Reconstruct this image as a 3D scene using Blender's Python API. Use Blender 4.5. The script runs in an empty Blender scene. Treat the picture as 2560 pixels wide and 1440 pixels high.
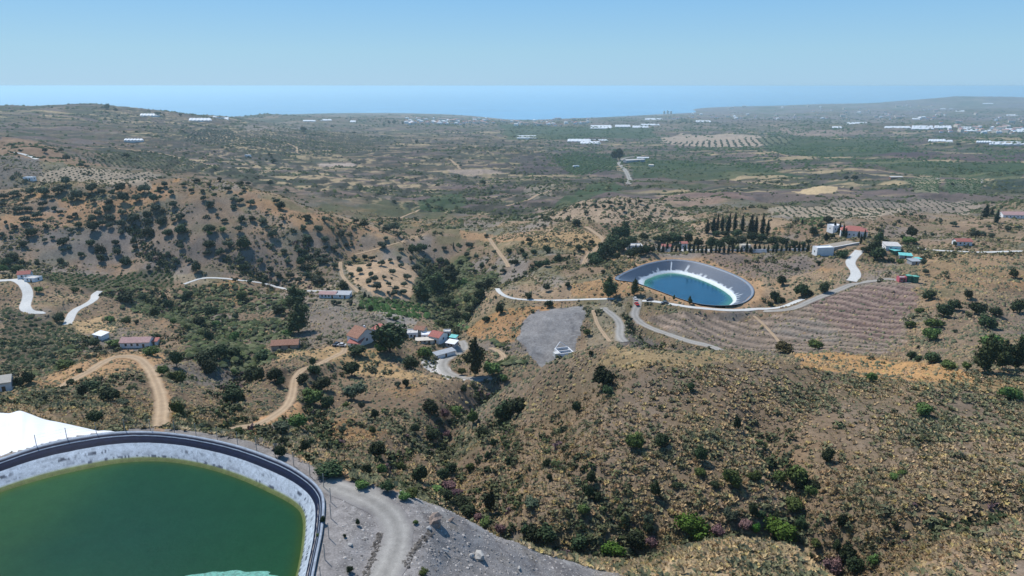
import bpy, math, random
import numpy as np
from mathutils import Vector, Matrix
S = bpy.context.scene
# ------------------------------------------------------------------ camera, sky, sun
CAMZ = 350.0
FPX = 1730.0
PITCH = math.atan(505.0 / FPX)
cam_d = bpy.data.cameras.new('camera'); cam = bpy.data.objects.new('camera', cam_d)
S.collection.objects.link(cam); S.camera = cam
cam.location = (0, 0, CAMZ); cam.rotation_euler = (math.pi / 2 - PITCH, 0, 0)
cam_d.sensor_width = 36; cam_d.lens = FPX / 2560 * 36; cam_d.clip_start = 1; cam_d.clip_end = 120000
SUN_EL = math.radians(53); SUN_AZ = math.radians(-42)      # azimuth from +Y towards +X
W = bpy.data.worlds.new('World'); S.world = W; W.use_nodes = True
nt = W.node_tree; sky = nt.nodes.new('ShaderNodeTexSky'); sky.sky_type = 'NISHITA'; sky.sun_disc = False
sky.sun_elevation = SUN_EL; sky.sun_rotation = SUN_AZ; sky.altitude = 350; sky.air_density = 1.0; sky.dust_density = 0.25; sky.ozone_density = 3.5
bg = nt.nodes['Background']; bg.inputs[1].default_value = 0.095; 
tcw = nt.nodes.new('ShaderNodeTexCoord'); sxyz = nt.nodes.new('ShaderNodeSeparateXYZ'); rmp = nt.nodes.new('ShaderNodeValToRGB'); mxw = nt.nodes.new('ShaderNodeMix'); mxw.data_type = 'RGBA'
nt.links.new(tcw.outputs['Generated'], sxyz.inputs[0]); nt.links.new(sxyz.outputs[2], rmp.inputs[0]); er = rmp.color_ramp.elements
SKYR = ((0, (.36, .62, .87)), (.045, (.345, .62, .84)), (.115, (.245, .54, .87)), (.35, (.11, .33, .68)), (1, (.05, .17, .45)))
er[0].position, er[0].color = SKYR[0][0], (*SKYR[0][1], 1); er[1].position, er[1].color = SKYR[4][0], (*SKYR[4][1], 1)
for p_, c_ in SKYR[1:4]: e_ = er.new(p_); e_.color = (*c_, 1)
sc_ = nt.nodes.new('ShaderNodeVectorMath'); sc_.operation = 'SCALE'; sc_.inputs['Scale'].default_value = 1 / .095; nt.links.new(rmp.outputs[0], sc_.inputs[0])
mxw.inputs[0].default_value = .85; nt.links.new(sky.outputs[0], mxw.inputs[6]); nt.links.new(sc_.outputs[0], mxw.inputs[7]); nt.links.new(mxw.outputs[2], bg.inputs[0])
sl = bpy.data.lights.new('sun', 'SUN'); sl.energy = 5.0; sl.angle = math.radians(0.5); sl.color = (1, .965, .91)
so = bpy.data.objects.new('sun', sl); S.collection.objects.link(so)
sd = Vector((math.sin(SUN_AZ) * math.cos(SUN_EL), math.cos(SUN_AZ) * math.cos(SUN_EL), math.sin(SUN_EL)))
so.rotation_euler = sd.to_track_quat('Z', 'Y').to_euler(); so.location = (0, 0, 600)
S.view_settings.view_transform = 'Standard'; S.view_settings.look = 'None'
S.view_settings.exposure = 0.0; S.view_settings.gamma = 1.0
S.render.engine = 'CYCLES'; S.cycles.max_bounces = 4; S.cycles.diffuse_bounces = 2; S.cycles.volume_bounces = 2
S.cycles.transparent_max_bounces = 4
HAZE = 6.6e-5

# ------------------------------------------------------------------ projection helpers
CP_, SP_ = math.cos(PITCH), math.sin(PITCH)
def dyv(v): return CP_ + (720.0 - v) / FPX * SP_
def slope(v): return (SP_ - (720.0 - v) / FPX * CP_) / dyv(v)     # drop per metre of ground distance
def aof(u, v): return (u - 1280.0) / FPX / dyv(v)                 # x / y
def plane(u, v, drop):
    y = drop / slope(v); return np.array((aof(u, v) * y, y, CAMZ - drop))
def mpp(y, z): return (y * CP_ + (CAMZ - z) * SP_) / FPX          # metres per photo pixel
rng = np.random.default_rng(7)
# ------------------------------------------------------------------ noise
def _h(ix, iy, s):
    n = (ix.astype(np.int64) * 374761393 + iy.astype(np.int64) * 668265263 + s * 1442695041) & 0xffffffff
    n = ((n ^ (n >> 13)) * 1274126177) & 0xffffffff
    n = (n ^ (n >> 16)) & 0xffffff
    return n / 16777215.0
def vn(x, y, s=0):
    ix = np.floor(x); iy = np.floor(y); fx = x - ix; fy = y - iy
    fx = fx * fx * (3 - 2 * fx); fy = fy * fy * (3 - 2 * fy)
    a = _h(ix, iy, s); b = _h(ix + 1, iy, s); c = _h(ix, iy + 1, s); d = _h(ix + 1, iy + 1, s)
    return (a + (b - a) * fx) * (1 - fy) + (c + (d - c) * fx) * fy
def fbm(x, y, sc, s=0, o=4):
    t = 0; a = .5; w = 0
    for k in range(o):
        t = t + a * vn(x / sc + 17.3 * k, y / sc - 9.1 * k, s + k); w += a; a *= .5; sc *= .5
    return t / w
def sst(e0, e1, x):
    t = np.clip((x - e0) / (e1 - e0), 0, 1); return t * t * (3 - 2 * t)
def voro(x, y, s):
    ix = np.floor(x); iy = np.floor(y); best = np.full(x.shape, 9.0); sec = best.copy(); bid = np.zeros(x.shape)
    for dx in (-1, 0, 1):
        for dy in (-1, 0, 1):
            cx = ix + dx; cy = iy + dy
            px = cx + .1 + .8 * _h(cx, cy, s); py = cy + .1 + .8 * _h(cx, cy, s + 5)
            d = np.maximum(abs(px - x), abs(py - y)) * .6 + .4 * np.hypot(px - x, py - y)
            m = d < best; sec = np.where(m, best, np.minimum(sec, d)); bid = np.where(m, _h(cx, cy, s + 11), bid); best = np.where(m, d, best)
    return bid, sec - best
def inpoly(x, y, poly):
    r = np.zeros(x.shape, bool); n = len(poly); j = n - 1
    for i in range(n):
        xi, yi = poly[i][0], poly[i][1]; xj, yj = poly[j][0], poly[j][1]
        if yi != yj:
            r ^= ((yi > y) != (yj > y)) & (x < (xj - xi) * (y - yi) / (yj - yi) + xi)
        j = i
    return r
def segdist(x, y, pts, closed=False):
    """distance to a polyline and interpolated z"""
    best = np.full(x.shape, 1e9); zz = np.zeros(x.shape); n = len(pts)
    for i in range(n if closed else n - 1):
        a = pts[i]; b = pts[(i + 1) % n]; dx, dy = b[0] - a[0], b[1] - a[1]; L = dx * dx + dy * dy + 1e-9
        t = np.clip(((x - a[0]) * dx + (y - a[1]) * dy) / L, 0, 1)
        d = np.hypot(x - a[0] - t * dx, y - a[1] - t * dy); m = d < best
        best = np.where(m, d, best); zz = np.where(m, a[2] + (b[2] - a[2]) * t, zz)
    return best, zz
def catmull(pts, k=6, closed=False):
    P = [np.array(p, float) for p in pts]; n = len(P); out = []
    for i in range(n if closed else n - 1):
        if closed: p0, p1, p2, p3 = P[(i - 1) % n], P[i], P[(i + 1) % n], P[(i + 2) % n]
        else: p0, p1, p2, p3 = P[max(i - 1, 0)], P[i], P[i + 1], P[min(i + 2, n - 1)]
        for j in range(k):
            t = j / k
            out.append(.5 * ((2 * p1) + (-p0 + p2) * t + (2 * p0 - 5 * p1 + 4 * p2 - p3) * t * t + (-p0 + 3 * p1 - 3 * p2 + p3) * t ** 3))
    if not closed: out.append(P[-1])
    return out
# ------------------------------------------------------------------ terrain control points: (u, v, y) seen; (u, v, y, drop) hidden
CTRL = [
 # reservoir plateau and scree in front
 (0,1165,84),(300,1092,92.5),(600,1127,89),(795,1240,77),(775,1440,62),(300,1440,62,50),(-300,1440,62,50),(400,1250,78,50),(860,1218,79),(980,1300,72.5),(960,1440,62.5),
 (1000,1230,80.5),(1100,1265,79.5),(1190,1310,79),(1300,1360,79.5),(1420,1400,80.5),(1580,1440,82),(1200,1400,72),(1350,1440,74.5),
 (1580,1500,74,64),(1000,1500,57,50),(2000,1500,76,68),(2560,1500,76,64),(0,1500,50,50),
 # gully
 (1600,1350,116),(1450,1330,119),(1300,1310,124),(1200,1280,129),(1900,1335,112),(2080,1395,104),(2150,1440,98),(1150,1180,160),(1100,1060,215),(1180,1000,250),(1250,950,277),(1250,1200,150),
 (1400,1395,95,75),(1150,1300,95,74),(1580,1440,95,76),
 # tan spur bottom
 (1700,1375,96),(1850,1350,97),(1800,1420,87),(1980,1370,94),(2040,1440,86),
 # right hill
 (2300,1400,88),(2500,1400,86),(2500,1200,113),(2200,1300,106),(2500,1000,159),(2300,1100,136),(2000,1200,127),(2000,1000,164),(1700,1200,132),(1700,1100,144),(1700,1000,162),(1400,1200,138),(1400,1100,160),(1400,1000,187),
 (2200,950,175),(2400,945,172),(2540,950,172),(2000,890,188),(1850,880,192),(1700,869,194),(1500,882,197),(1350,910,205),(1270,945,228),(1300,1000,205),
 # behind the right crest
 (1700,868,236,98),(1500,880,240,102),(1850,880,235,96),(2000,885,228,93),(2200,930,205,88),(1350,905,250,117),
 (2460,935,178),(2400,900,205),(2250,880,245),(2300,850,265),(2400,800,292),(2540,800,292),(2400,750,322),(2540,750,322),(2400,690,372),(2400,640,430),(2350,628,447),(2540,628,450),(2150,628,452),(2200,605,480),(2130,590,505),(2300,585,520),(2560,590,515),(2560,545,628),(2350,550,640),
 (2100,860,285),(1950,850,300),(1800,868,306),(1700,820,338),(1640,815,343),(1900,800,342),(2100,780,338),(2200,720,364),(2280,700,372),(2100,720,376),(2000,750,360),(2250,800,310),
 (1740,777,361),(1600,755,372),(1850,777,356),(1560,830,330),(1540,790,352),(1620,860,312),(1450,770,374),(1380,800,358),(1330,900,318),(1400,860,332),(1490,850,335),(1310,850,335),
 (1230,810,372),(1170,830,375),(1220,760,402),(1300,720,420),(1250,730,412),(1400,750,394),(1480,700,428),(1560,725,398),(1400,680,450),(1300,690,445),(1200,735,425),
 (1545,695,420),(1685,645,468),(1875,717,398),(1640,652,464),(1800,670,445),(1900,730,394),
 (1640,630,474),(1800,632,472),(1950,632,472),(2040,630,468),(2080,690,400),(1980,680,412),(2050,660,430),(1900,660,452),
 (1550,600,552),(1450,590,585),(1500,640,505),(1320,592,612),(1160,582,672),(1400,620,540),(1270,620,560),(1270,665,500),
 (1840,590,575),(1700,560,665),(1900,560,660),(2050,550,650),(2000,590,570),(1640,600,545),
 (1560,500,800),(1460,520,760),(1680,540,720),(1560,550,690),(1400,560,700),(1560,497,850,140),(1460,515,830,142),(1700,520,800,140),
 (2200,520,840),(2200,490,1000),(2050,475,1060),(2000,525,830),(2400,500,950),(2350,460,1180),(2500,480,1060),(2500,430,1480),(2000,440,1300),(2000,400,1850),(2300,400,1800),(2300,380,2150),(2500,370,2350),(2300,340,3300),(2500,340,3300),(2000,350,2900),(2000,310,5000),(2300,300,5900),(2500,300,6000),(2300,270,11000),(2000,272,10500),
 (1600,470,1180),(1570,440,1530),(1550,400,2030),(1700,350,3100),(1700,400,1990),(1700,450,1380),(1700,310,5500),(1850,480,1080),(1850,520,830),
 # centre valley
 (1200,960,268),(1100,945,288),(1130,880,330),(1060,900,305),(1190,870,335),(1290,900,300),(1130,800,420),(1120,720,512),(1180,690,545),(1100,680,560),(1090,607,640),(1150,640,610),(1040,640,590),(1040,800,402),(1000,760,432),(1190,860,345),
 # ridge with farmhouse and gullies below
 (700,870,296),(860,870,300),(905,860,308),(1050,930,278),(1150,965,258),(900,950,249),(900,1050,196),(1000,1100,182),(1050,1000,232),(800,1000,222),(730,950,236),(700,1100,150),(750,1180,110),(600,1088,128),(900,1180,132),(1000,1222,120),(600,1000,190),(500,1083,131),(400,1083,134),(380,950,210),(330,890,262),(200,1000,176),(60,1022,148),(320,1088,120),(200,1070,128,68),(0,1060,125,64),(100,930,238),(0,960,222),(0,1000,172),(500,950,225),(550,880,285),(200,905,250),
 (750,1180,98,56),(900,1215,95,60),(1000,1235,98,66),(400,1090,103,60),(600,1110,101,60),(0,1165,97,56),(200,1110,104,58),
 # behind it
 (345,860,303),(320,878,275),(600,850,330),(500,780,396),(750,780,400),(750,840,345),(900,780,410),(450,730,440),(300,790,370),(850,740,445),(650,820,362),(800,830,352),(970,850,325),(960,800,375),
 (100,850,322),(0,850,318),(0,900,280),(170,815,350),(200,765,388),(240,735,410),(60,730,400),(90,780,362),(75,697,432),(0,700,428),(0,760,380),(150,700,440),(350,720,440),
 (300,680,472),(700,720,468),(500,700,466),(100,660,480),(0,640,480),(300,650,492),(700,650,512),(300,550,535),(0,600,495),(0,540,530),(960,700,478),(960,640,538),(860,720,462),(860,640,530),(600,550,545),(600,620,510),(800,600,535),(930,610,555),
 (0,490,590),(150,465,612),(300,458,620),(450,462,620),(600,478,605),(700,505,592),(800,547,585),(900,575,578),(1000,600,572),
 (0,485,680,110),(300,455,665,97),(450,460,680,102),(600,475,690,112),(700,500,690,125),(800,545,680,135),(900,570,670,138),(1000,598,640,140),
 # beyond the left hill
 (250,445,760),(100,445,745),(390,450,760),(250,420,860),(0,430,730),(0,400,800),(0,375,900),(50,352,1000),(0,345,1040),(150,390,880),(200,370,1050),(400,395,1110),(0,342,1300,100),(150,365,1250,105),
 (0,300,2200),(100,300,2250),(100,275,2900),(0,273,2900),(230,272,3050),(350,281,3300),(300,330,1900),(500,292,3900),(600,350,1950),(500,320,2500),(600,420,1280),(560,450,1000),(100,274,3600,140),(300,278,4000,180),
 (700,480,860),(750,520,760),(900,542,780),(1150,562,740),(1000,450,1340),(1000,500,1000),(850,450,1200),(1250,545,830),(1200,500,1080),(1300,450,1400),(1400,475,1180),(1300,400,1950),(1350,520,900),
 (900,400,1760),(700,400,1600),(900,350,2700),(700,350,2300),(900,310,4800),(700,310,4200),(800,289,6400),(650,291,5200),(980,291,7200),(1300,350,3000),(1300,310,5600),
]
def build_ctrl():
    A, L, D = [], [], []
    def add(a, y, d): A.append(a); L.append(math.log(y)); D.append(d)
    for c in CTRL:
        u, v, y = c[:3]; d = c[3] if len(c) > 3 else slope(v) * y
        a = aof(u, v); add(a, y, d)
        if u <= 0: add(a - .25, y, d); add(a - .7, y, d)
        if u >= 2500: add(a + .25, y, d); add(a + .7, y, d)
    for k in range(-11, 12, 2):
        add(k / 10, 22, 48)
    for a, yc in ((-1.3, 8300), (-.8, 8300), (-.4, 8200), (0, 8000), (.13, 8600), (.24, 9800), (.4, 14200), (.6, 15500), (.8, 15500), (1.3, 15500)):
        add(a, yc, 352); add(a, yc * 1.5, 356)
        if a > -.35: add(a, yc * .93, 345)
    for a in (-1.3, -.8): add(a, 5200, 300)
    add(-.45, 5500, 280)
    add(.62, 13000, 182); add(.56, 13000, 250); add(.7, 13000, 200); add(.9, 13000, 260); add(.62, 10500, 300)
    return np.array(A), np.array(L), np.array(D)
cA, cL, cD = build_ctrl()
SA = 1.25
def kern(r2): return np.sqrt(r2 + .0004)
M = kern(((cA[:, None] - cA[None]) * SA) ** 2 + (cL[:, None] - cL[None]) ** 2)
n = len(cA); K = np.zeros((n + 1, n + 1)); K[:n, :n] = -M + np.eye(n) * .0015; K[:n, n] = 1; K[n, :n] = 1
wts = np.linalg.solve(K, np.append(cD, 0))
a_mid = np.linspace(-.8, .8, 901); a_l = -.8 - np.linspace(0, 1, 36)[1:] ** 1.3 * .5
GA = np.concatenate([a_l[::-1], a_mid, -a_l]); GL = np.linspace(math.log(24), math.log(24000), 1020)
NA, NL = len(GA), len(GL)
ca = np.linspace(GA[0], GA[-1], 420); cl = np.linspace(GL[0], GL[-1], 420)
ga, gl = np.meshgrid(ca, cl); coarse = np.zeros(ga.size); gaf, glf = ga.ravel(), gl.ravel()
for i in range(0, ga.size, 8000):
    s_ = slice(i, i + 8000)
    coarse[s_] = -kern(((gaf[s_, None] - cA) * SA) ** 2 + (glf[s_, None] - cL) ** 2) @ wts[:n] + wts[n]
coarse = coarse.reshape(420, 420)
fa = (GA - ca[0]) / (ca[1] - ca[0]); fl = (GL - cl[0]) / (cl[1] - cl[0])
ia = np.clip(fa.astype(int), 0, 418); il = np.clip(fl.astype(int), 0, 418); fa = fa - ia; fl = (fl - il)[:, None]
drop = (coarse[il][:, ia] * (1 - fa) + coarse[il][:, ia + 1] * fa) * (1 - fl) + (coarse[il + 1][:, ia] * (1 - fa) + coarse[il + 1][:, ia + 1] * fa) * fl
Z = CAMZ - drop
YY = np.exp(GL)[:, None] * np.ones(NA); XX = GA[None] * YY
# natural relief
def relief():
    m1 = sst(100, 260, YY); m2 = sst(250, 700, YY); m3 = sst(900, 2500, YY)
    wx = XX + 30 * (fbm(XX, YY, 90, 3) - .5); wy = YY + 30 * (fbm(XX, YY, 90, 4) - .5)
    rid = 1 - abs(2 * fbm(wx, wy, 60, 21, 3) - 1)
    r = (rid - .8) * 8.5 * m1 * (1 - .3 * m2)
    r = r + (fbm(XX, YY, 9, 31, 3) - .5) * (.8 + 1.0 * m1)
    r = r + (fbm(XX, YY, 2.2, 41, 2) - .5) * .35
    r = r + (1 - abs(2 * fbm(XX, YY, 260, 51, 4) - 1) - .75) * 30 * m2 * (1 - .5 * m3)
    r = r + (fbm(XX, YY, 900, 61, 4) - .5) * 85 * m3 * sst(16000, 9000, YY)
    return r
EDGE = sst(352, 335, drop)      # no relief at the sea
Z = Z + relief() * EDGE
Z = np.where(drop > 349.5, -3.0, np.maximum(Z, .5))
# terraces on the cultivated slopes
tm = sst(820, 950, YY) * sst(3600, 2400, YY) * sst(.16, .08, GA)[None] * sst(-.62, -.5, GA)[None]
def stair(z, st):
    k = z / st; f = k - np.floor(k); return (np.floor(k) + sst(.62, 1.0, f)) * st
tn = fbm(XX, YY, 300, 71, 2); Z0 = Z
Z = Z + (stair(Z + tn * 12, 5.0) - tn * 12 - Z) * tm * .9
tm2 = sst(640, 700, YY) * sst(1000, 900, YY) * sst(-.2, -.15, GA)[None] * sst(.06, .0, GA)[None]
Z = Z + (stair(Z, 4.0) - Z) * tm2 * .8

def rowcol(x, y):
    a = x / y; ja = np.interp(a, GA, np.arange(NA)); jl = (np.log(y) - GL[0]) / (GL[1] - GL[0]); return ja, jl
def gz(x, y):
    x = np.asarray(x, float); y = np.asarray(y, float); ja, jl = rowcol(x, y)
    i = np.clip(jl.astype(int), 0, NL - 2); j = np.clip(ja.astype(int), 0, NA - 2); f = jl - i; g = ja - j
    return (Z[i, j] * (1 - g) + Z[i, j + 1] * g) * (1 - f) + (Z[i + 1, j] * (1 - g) + Z[i + 1, j + 1] * g) * f
YROW = np.exp(GL)
def P(u, v, ymin=0):
    """first ground point seen through photo pixel (u, v)"""
    ja = np.interp(aof(u, v), GA, np.arange(NA)); j = min(int(ja), NA - 2); g = ja - j
    zc = Z[:, j] * (1 - g) + Z[:, j + 1] * g; s = slope(v); diff = zc - (CAMZ - s * YROW)
    k = np.nonzero((diff >= 0) & (YROW > ymin))[0]
    if len(k) == 0: return None
    k = k[0]; y = YROW[k]
    if k > 0 and diff[k - 1] < 0:
        t = diff[k - 1] / (diff[k - 1] - diff[k]); y = YROW[k - 1] + t * (YROW[k] - YROW[k - 1])
    return np.array((aof(u, v) * y, y, CAMZ - s * y))
# ------------------------------------------------------------------ flatten helpers
def zone_idx(pts, pad):
    xs = [p[0] for p in pts]; ys = [p[1] for p in pts]
    i0 = max(0, int((math.log(max(25, min(ys) - pad)) - GL[0]) / (GL[1] - GL[0])) - 1); i1 = min(NL, int((math.log(max(ys) + pad) - GL[0]) / (GL[1] - GL[0])) + 2)
    a0 = min((min(xs) - pad) / max(25, min(ys) - pad), (min(xs) - pad) / (max(ys) + pad)); a1 = max((max(xs) + pad) / max(25, min(ys) - pad), (max(xs) + pad) / (max(ys) + pad))
    j0 = max(0, np.searchsorted(GA, a0) - 1); j1 = min(NA, np.searchsorted(GA, a1) + 1)
    return slice(i0, i1), slice(j0, j1)
def flatten_line(pts, half, fade, dz=-.2):
    I, J = zone_idx(pts, half + fade); x = XX[I, J]; y = YY[I, J]; d, z = segdist(x, y, pts)
    w = 1 - sst(half, half + fade, d); Z[I, J] = Z[I, J] * (1 - w) + (z + dz) * w
def pad(x, y, z, r, fade):
    I, J = zone_idx([(x, y)], r + fade); d = np.hypot(XX[I, J] - x, YY[I, J] - y)
    w = 1 - sst(r, r + fade, d); Z[I, J] = Z[I, J] * (1 - w) + z * w
# ---- ravines cut below the spurs
GULLY = []
for px, dp, wd in (([(2150,1440),(2060,1385),(1900,1330),(1600,1352),(1450,1335),(1300,1312),(1200,1282),(1150,1200),(1115,1110),(1120,1050),(1180,1000),(1240,950)], 6.5, 13), ([(960,1215),(985,1150),(1050,1110),(1105,1075)], 3, 8), ([(1985,1325),(1990,1240),(1960,1150),(1900,1060)], 3.2, 9), ([(1560,1340),(1520,1250),(1420,1150),(1380,1050)], 2.6, 9), ([(1250,1290),(1290,1200),(1270,1100),(1250,1020)], 2.6, 8), ([(2560,1250),(2400,1290),(2250,1330),(2080,1390)], 3, 9),
    ([(800,1180),(840,1120),(800,1060),(780,1010)], 3, 9), ([(620,1080),(560,1000),(600,930),(640,890)], 4, 14), ([(1130,860),(1130,800),(1110,740),(1080,690),(1100,650)], 5, 16), ([(250,730),(420,760),(560,840),(640,840)], 5, 18), ([(560,640),(640,680),(700,715)], 4, 14), ([(330,560),(380,620),(430,670)], 3.5, 14), ([(760,590),(770,650),(800,710)], 3.5, 12), ([(1230,720),(1330,670),(1420,640)], 3, 10), ([(1572,785),(1582,812),(1610,838),(1660,856),(1730,868)], 5.5, 9)):
    ln_ = [P(u, v) for u, v in px]; ln_ = [q for q in ln_ if q is not None]; q_ = [ln_[0]]
    for w_ in ln_[1:]:
        if abs(w_[1] - q_[-1][1]) < .45 * w_[1]: q_.append(w_)
    ln_ = catmull(q_, 5); GULLY.append((ln_, wd)); I, J = zone_idx(ln_, wd * 1.6); x = XX[I, J]; y = YY[I, J]
    x2 = x + 6 * (fbm(x, y, 12, 71, 3) - .5); y2 = y + 6 * (fbm(x, y, 12, 73, 3) - .5); d, _ = segdist(x2, y2, ln_); Z[I, J] -= dp * np.exp(-(d / (wd * .55)) ** 1.5)
# ---- reservoirs: rim loops
G_DROP, G_WATER = 50.0, 52.1
g_px = [(-60,1180),(0,1158),(100,1125),(200,1103),(300,1090),(400,1090),(500,1103),(600,1127),(700,1165),(760,1200),(792,1232),(801,1265),(796,1330),(782,1400),(772,1450),(745,1600),(700,1850),(200,2050),(-900,1800),(-900,1500),(-500,1310)]
gw_px = [(-60,1262),(0,1232),(100,1200),(200,1176),(300,1158),(400,1154),(500,1168),(600,1199),(700,1245),(742,1272),(755,1295),(757,1325),(752,1375),(744,1420),(737,1450),(712,1590),(665,1820),(200,1990),(-800,1780),(-800,1520),(-480,1380)]
g_rim = catmull([plane(u, v, G_DROP) for u, v in g_px], 8, True)
g_wat = catmull([plane(u, v, G_WATER) for u, v in gw_px], 8, True)
B_DROP, B_WATER = 116.0, 122.0
b_px = [(1545,695),(1598,668),(1640,656),(1685,651),(1740,657),(1800,675),(1850,697),(1875,717),(1879,735),(1865,751),(1840,761),(1800,764),(1750,760),(1700,746),(1645,726),(1590,707)]
bw_px = [(1612,703),(1628,694),(1648,687),(1680,683),(1715,688),(1760,703),(1800,722),(1822,737),(1831,748),(1829,757),None,None,None,None,None,None]
b_r = [plane(u, v, B_DROP) for u, v in b_px]; cen = np.mean(b_r, 0)
b_w = []
for k, q in enumerate(bw_px):
    if q: b_w.append(plane(q[0], q[1], B_WATER))
    else:
        a, b = b_r[(k - 1) % 16], b_r[(k + 1) % 16]; t = (b - a)[:2]; nrm = np.array((-t[1], t[0])); nrm /= np.hypot(*nrm)
        if np.dot(nrm, cen[:2] - b_r[k][:2]) < 0: nrm = -nrm
        o = b_r[k][:2] + nrm * 10; b_w.append(np.array((o[0], o[1], CAMZ - B_WATER)))
b_rim = catmull(b_r, 6, True); b_wat = catmull(b_w, 6, True)
def carve(rim, level, deep, flat, fade, grow=.6):
    I, J = zone_idx(rim, flat + fade + 5); x = XX[I, J]; y = YY[I, J]; d, _ = segdist(x, y, rim, True); ins = inpoly(x, y, rim)
    w = np.where(ins, 1, 1 - sst(flat, flat + fade, d)); z = Z[I, J] * (1 - w) + (level - .12) * w
    z = np.where(ins & (d > grow), level - deep, z); Z[I, J] = z
carve(g_rim, CAMZ - G_DROP, 7, 2.2, 5)
carve(b_rim, CAMZ - B_DROP, 12, 4.5, 7, .8)
# ---- roads: photo line, width, material, kind
ROADS = [
 ('track', [(800,1202),(860,1220),(920,1242),(965,1272),(990,1305),(996,1345),(982,1390),(958,1440),(925,1510)], 3.1, 'gravel'),
 ('track', [(150,972),(200,940),(240,915),(285,893),(325,886),(362,908),(388,950),(404,1000),(403,1040),(396,1084)], 3.4, 'dirt'),
 ('track', [(865,866),(845,888),(790,912),(760,920),(737,945),(731,985),(712,1020),(662,1050),(600,1070),(540,1086)], 3.0, 'dirt'),
 ('road', [(-30,702),(20,701),(48,702),(64,716),(71,740),(62,766),(76,779),(118,783)], 5.4, 'concrete'),
 ('road', [(252,726),(238,734),(234,750),(208,766),(184,776),(176,795),(166,814)], 4.6, 'concrete'),
 ('road', [(455,713),(490,699),(520,692),(580,697),(640,704),(700,720),(760,727),(870,727)], 2.6, 'concrete'),
 ('track', [(1272,668),(1262,650),(1245,628),(1222,594)], 3.4, 'dirt'),
 ('road', [(1243,722),(1255,735),(1276,745),(1320,750),(1400,751),(1480,748),(1545,744)], 3.0, 'concrete'),
 ('road', [(1588,744),(1598,756),(1588,772),(1587,795),(1615,816),(1680,838),(1740,857),(1810,878)], 4.6, 'gravel'),
 ('road', [(1600,752),(1640,753),(1700,763),(1760,771),(1840,775),(1905,774),(1960,767),(2016,744)], 3.6, 'concrete'),
 ('road', [(1900,779),(1960,776),(2020,756),(2080,729),(2150,706),(2200,700),(2285,706)], 4.0, 'gravel'),
 ('road', [(2151,622),(2138,640),(2124,655),(2131,668),(2141,682),(2136,695),(2126,704)], 5.6, 'concrete'),
 ('road', [(2620,627),(2540,628),(2450,630),(2350,627),(2290,619),(2230,613)], 3.8, 'concrete'),
 ('track', [(1150,850),(1163,866),(1150,880),(1122,892),(1106,908),(1112,926),(1140,942),(1172,946),(1240,944)], 5.0, 'gravel'),
 ('track', [(1222,870),(1248,878),(1262,893),(1245,905)], 2.6, 'dirt'),
 ('track', [(905,546),(930,545),(1000,545),(1080,551),(1150,556),(1240,566)], 3.0, 'dirt'),
 ('track', [(1000,545),(1036,530),(1050,524)], 3.0, 'dirt'),
 ('track', [(190,368),(300,372),(380,380),(440,392),(500,405),(560,425)], 4.5, 'dirt'),
 ('track', [(850,652),(856,690),(880,715),(903,735)], 2.6, 'dirt'),
 ('track', [(1502,766),(1532,785),(1550,812),(1549,840),(1565,858)], 4.5, 'gravel'),
 ('track', [(1482,772),(1498,820),(1530,858)], 2.0, 'dirt'),
 ('track', [(1458,664),(1470,638),(1508,605),(1488,582),(1462,566)], 3.4, 'dirt'),
 ('track', [(1880,786),(1920,822),(1962,872)], 1.6, 'dirt'),
 ('track', [(880,638),(930,626),(1000,604),(1012,598)], 2.0, 'dirt'),
 ('road', [(20,378),(60,386),(95,399)], 5.0, 'concrete'),
 ('track', [(1125,398),(1140,412),(1152,425)], 6, 'dirt'),
 ('track', [(1262,516),(1320,500),(1345,487),(1385,476)], 4.5, 'dirt'),
 ('track', [(700,352),(740,368),(765,388),(980,392)], 5.0, 'dirt'),
 ('road', [(1570,462),(1574,448),(1566,430),(1556,418),(1547,408),(1556,398),(1580,392),(1612,394)], 10.0, 'gravel'),
 ('track', [(1930,378),(1960,388),(2005,395)], 8, 'dirt'),
 ('track', [(2345,445),(2350,468),(2365,484)], 5, 'gravel'),
 ('track', [(2455,448),(2458,478)], 4, 'gravel'),
]
RLINES = []
for name, px, w, mat in ROADS:
    pts = []
    dense = catmull([(u, v, 0) for u, v in px], 5)
    for q in dense:
        p = P(q[0], q[1])
        if p is None: continue
        if pts and abs(p[1] - pts[-1][1]) > max(14, .09 * p[1]): continue
        pts.append(p)
    pts = np.array(pts)
    # smooth heights, resample
    out = [pts[0]]
    for a, b in zip(pts[:-1], pts[1:]):
        L = np.hypot(*(b - a)[:2]); k = max(1, int(L / (2.0 if w < 10 else 8)))
        for j in range(1, k + 1): out.append(a + (b - a) * j / k)
    out = np.array(out)
    zz = gz(out[:, 0], out[:, 1]); kk = 5
    zp = np.pad(zz, kk, 'edge'); zz = np.convolve(zp, np.ones(2 * kk + 1) / (2 * kk + 1), 'valid')
    for d in (0, 1):
        xp = np.pad(out[:, d], 3, 'edge'); out[:, d] = np.convolve(xp, np.ones(7) / 7, 'valid')
    out[:, 2] = zz
    RLINES.append(out)
    flatten_line(out[::2] if len(out) > 40 else out, w / 2 + .8, 2.5 + w * .4)
for rim_, lev_, deep_, gr_ in ((g_rim, CAMZ - G_DROP, 7, .4), (b_rim, CAMZ - B_DROP, 12, .8)):
    I, J = zone_idx(rim_, 6); x = XX[I, J]; y = YY[I, J]; d, _ = segdist(x, y, rim_, True); ins = inpoly(x, y, rim_)
    z = Z[I, J]; z = np.where(~ins & (d < 1.6), np.minimum(z, lev_ - .12), z); z = np.where(ins & (d <= gr_), np.minimum(z, lev_ - .2), z); Z[I, J] = np.where(ins & (d > gr_), lev_ - deep_, z)
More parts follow.
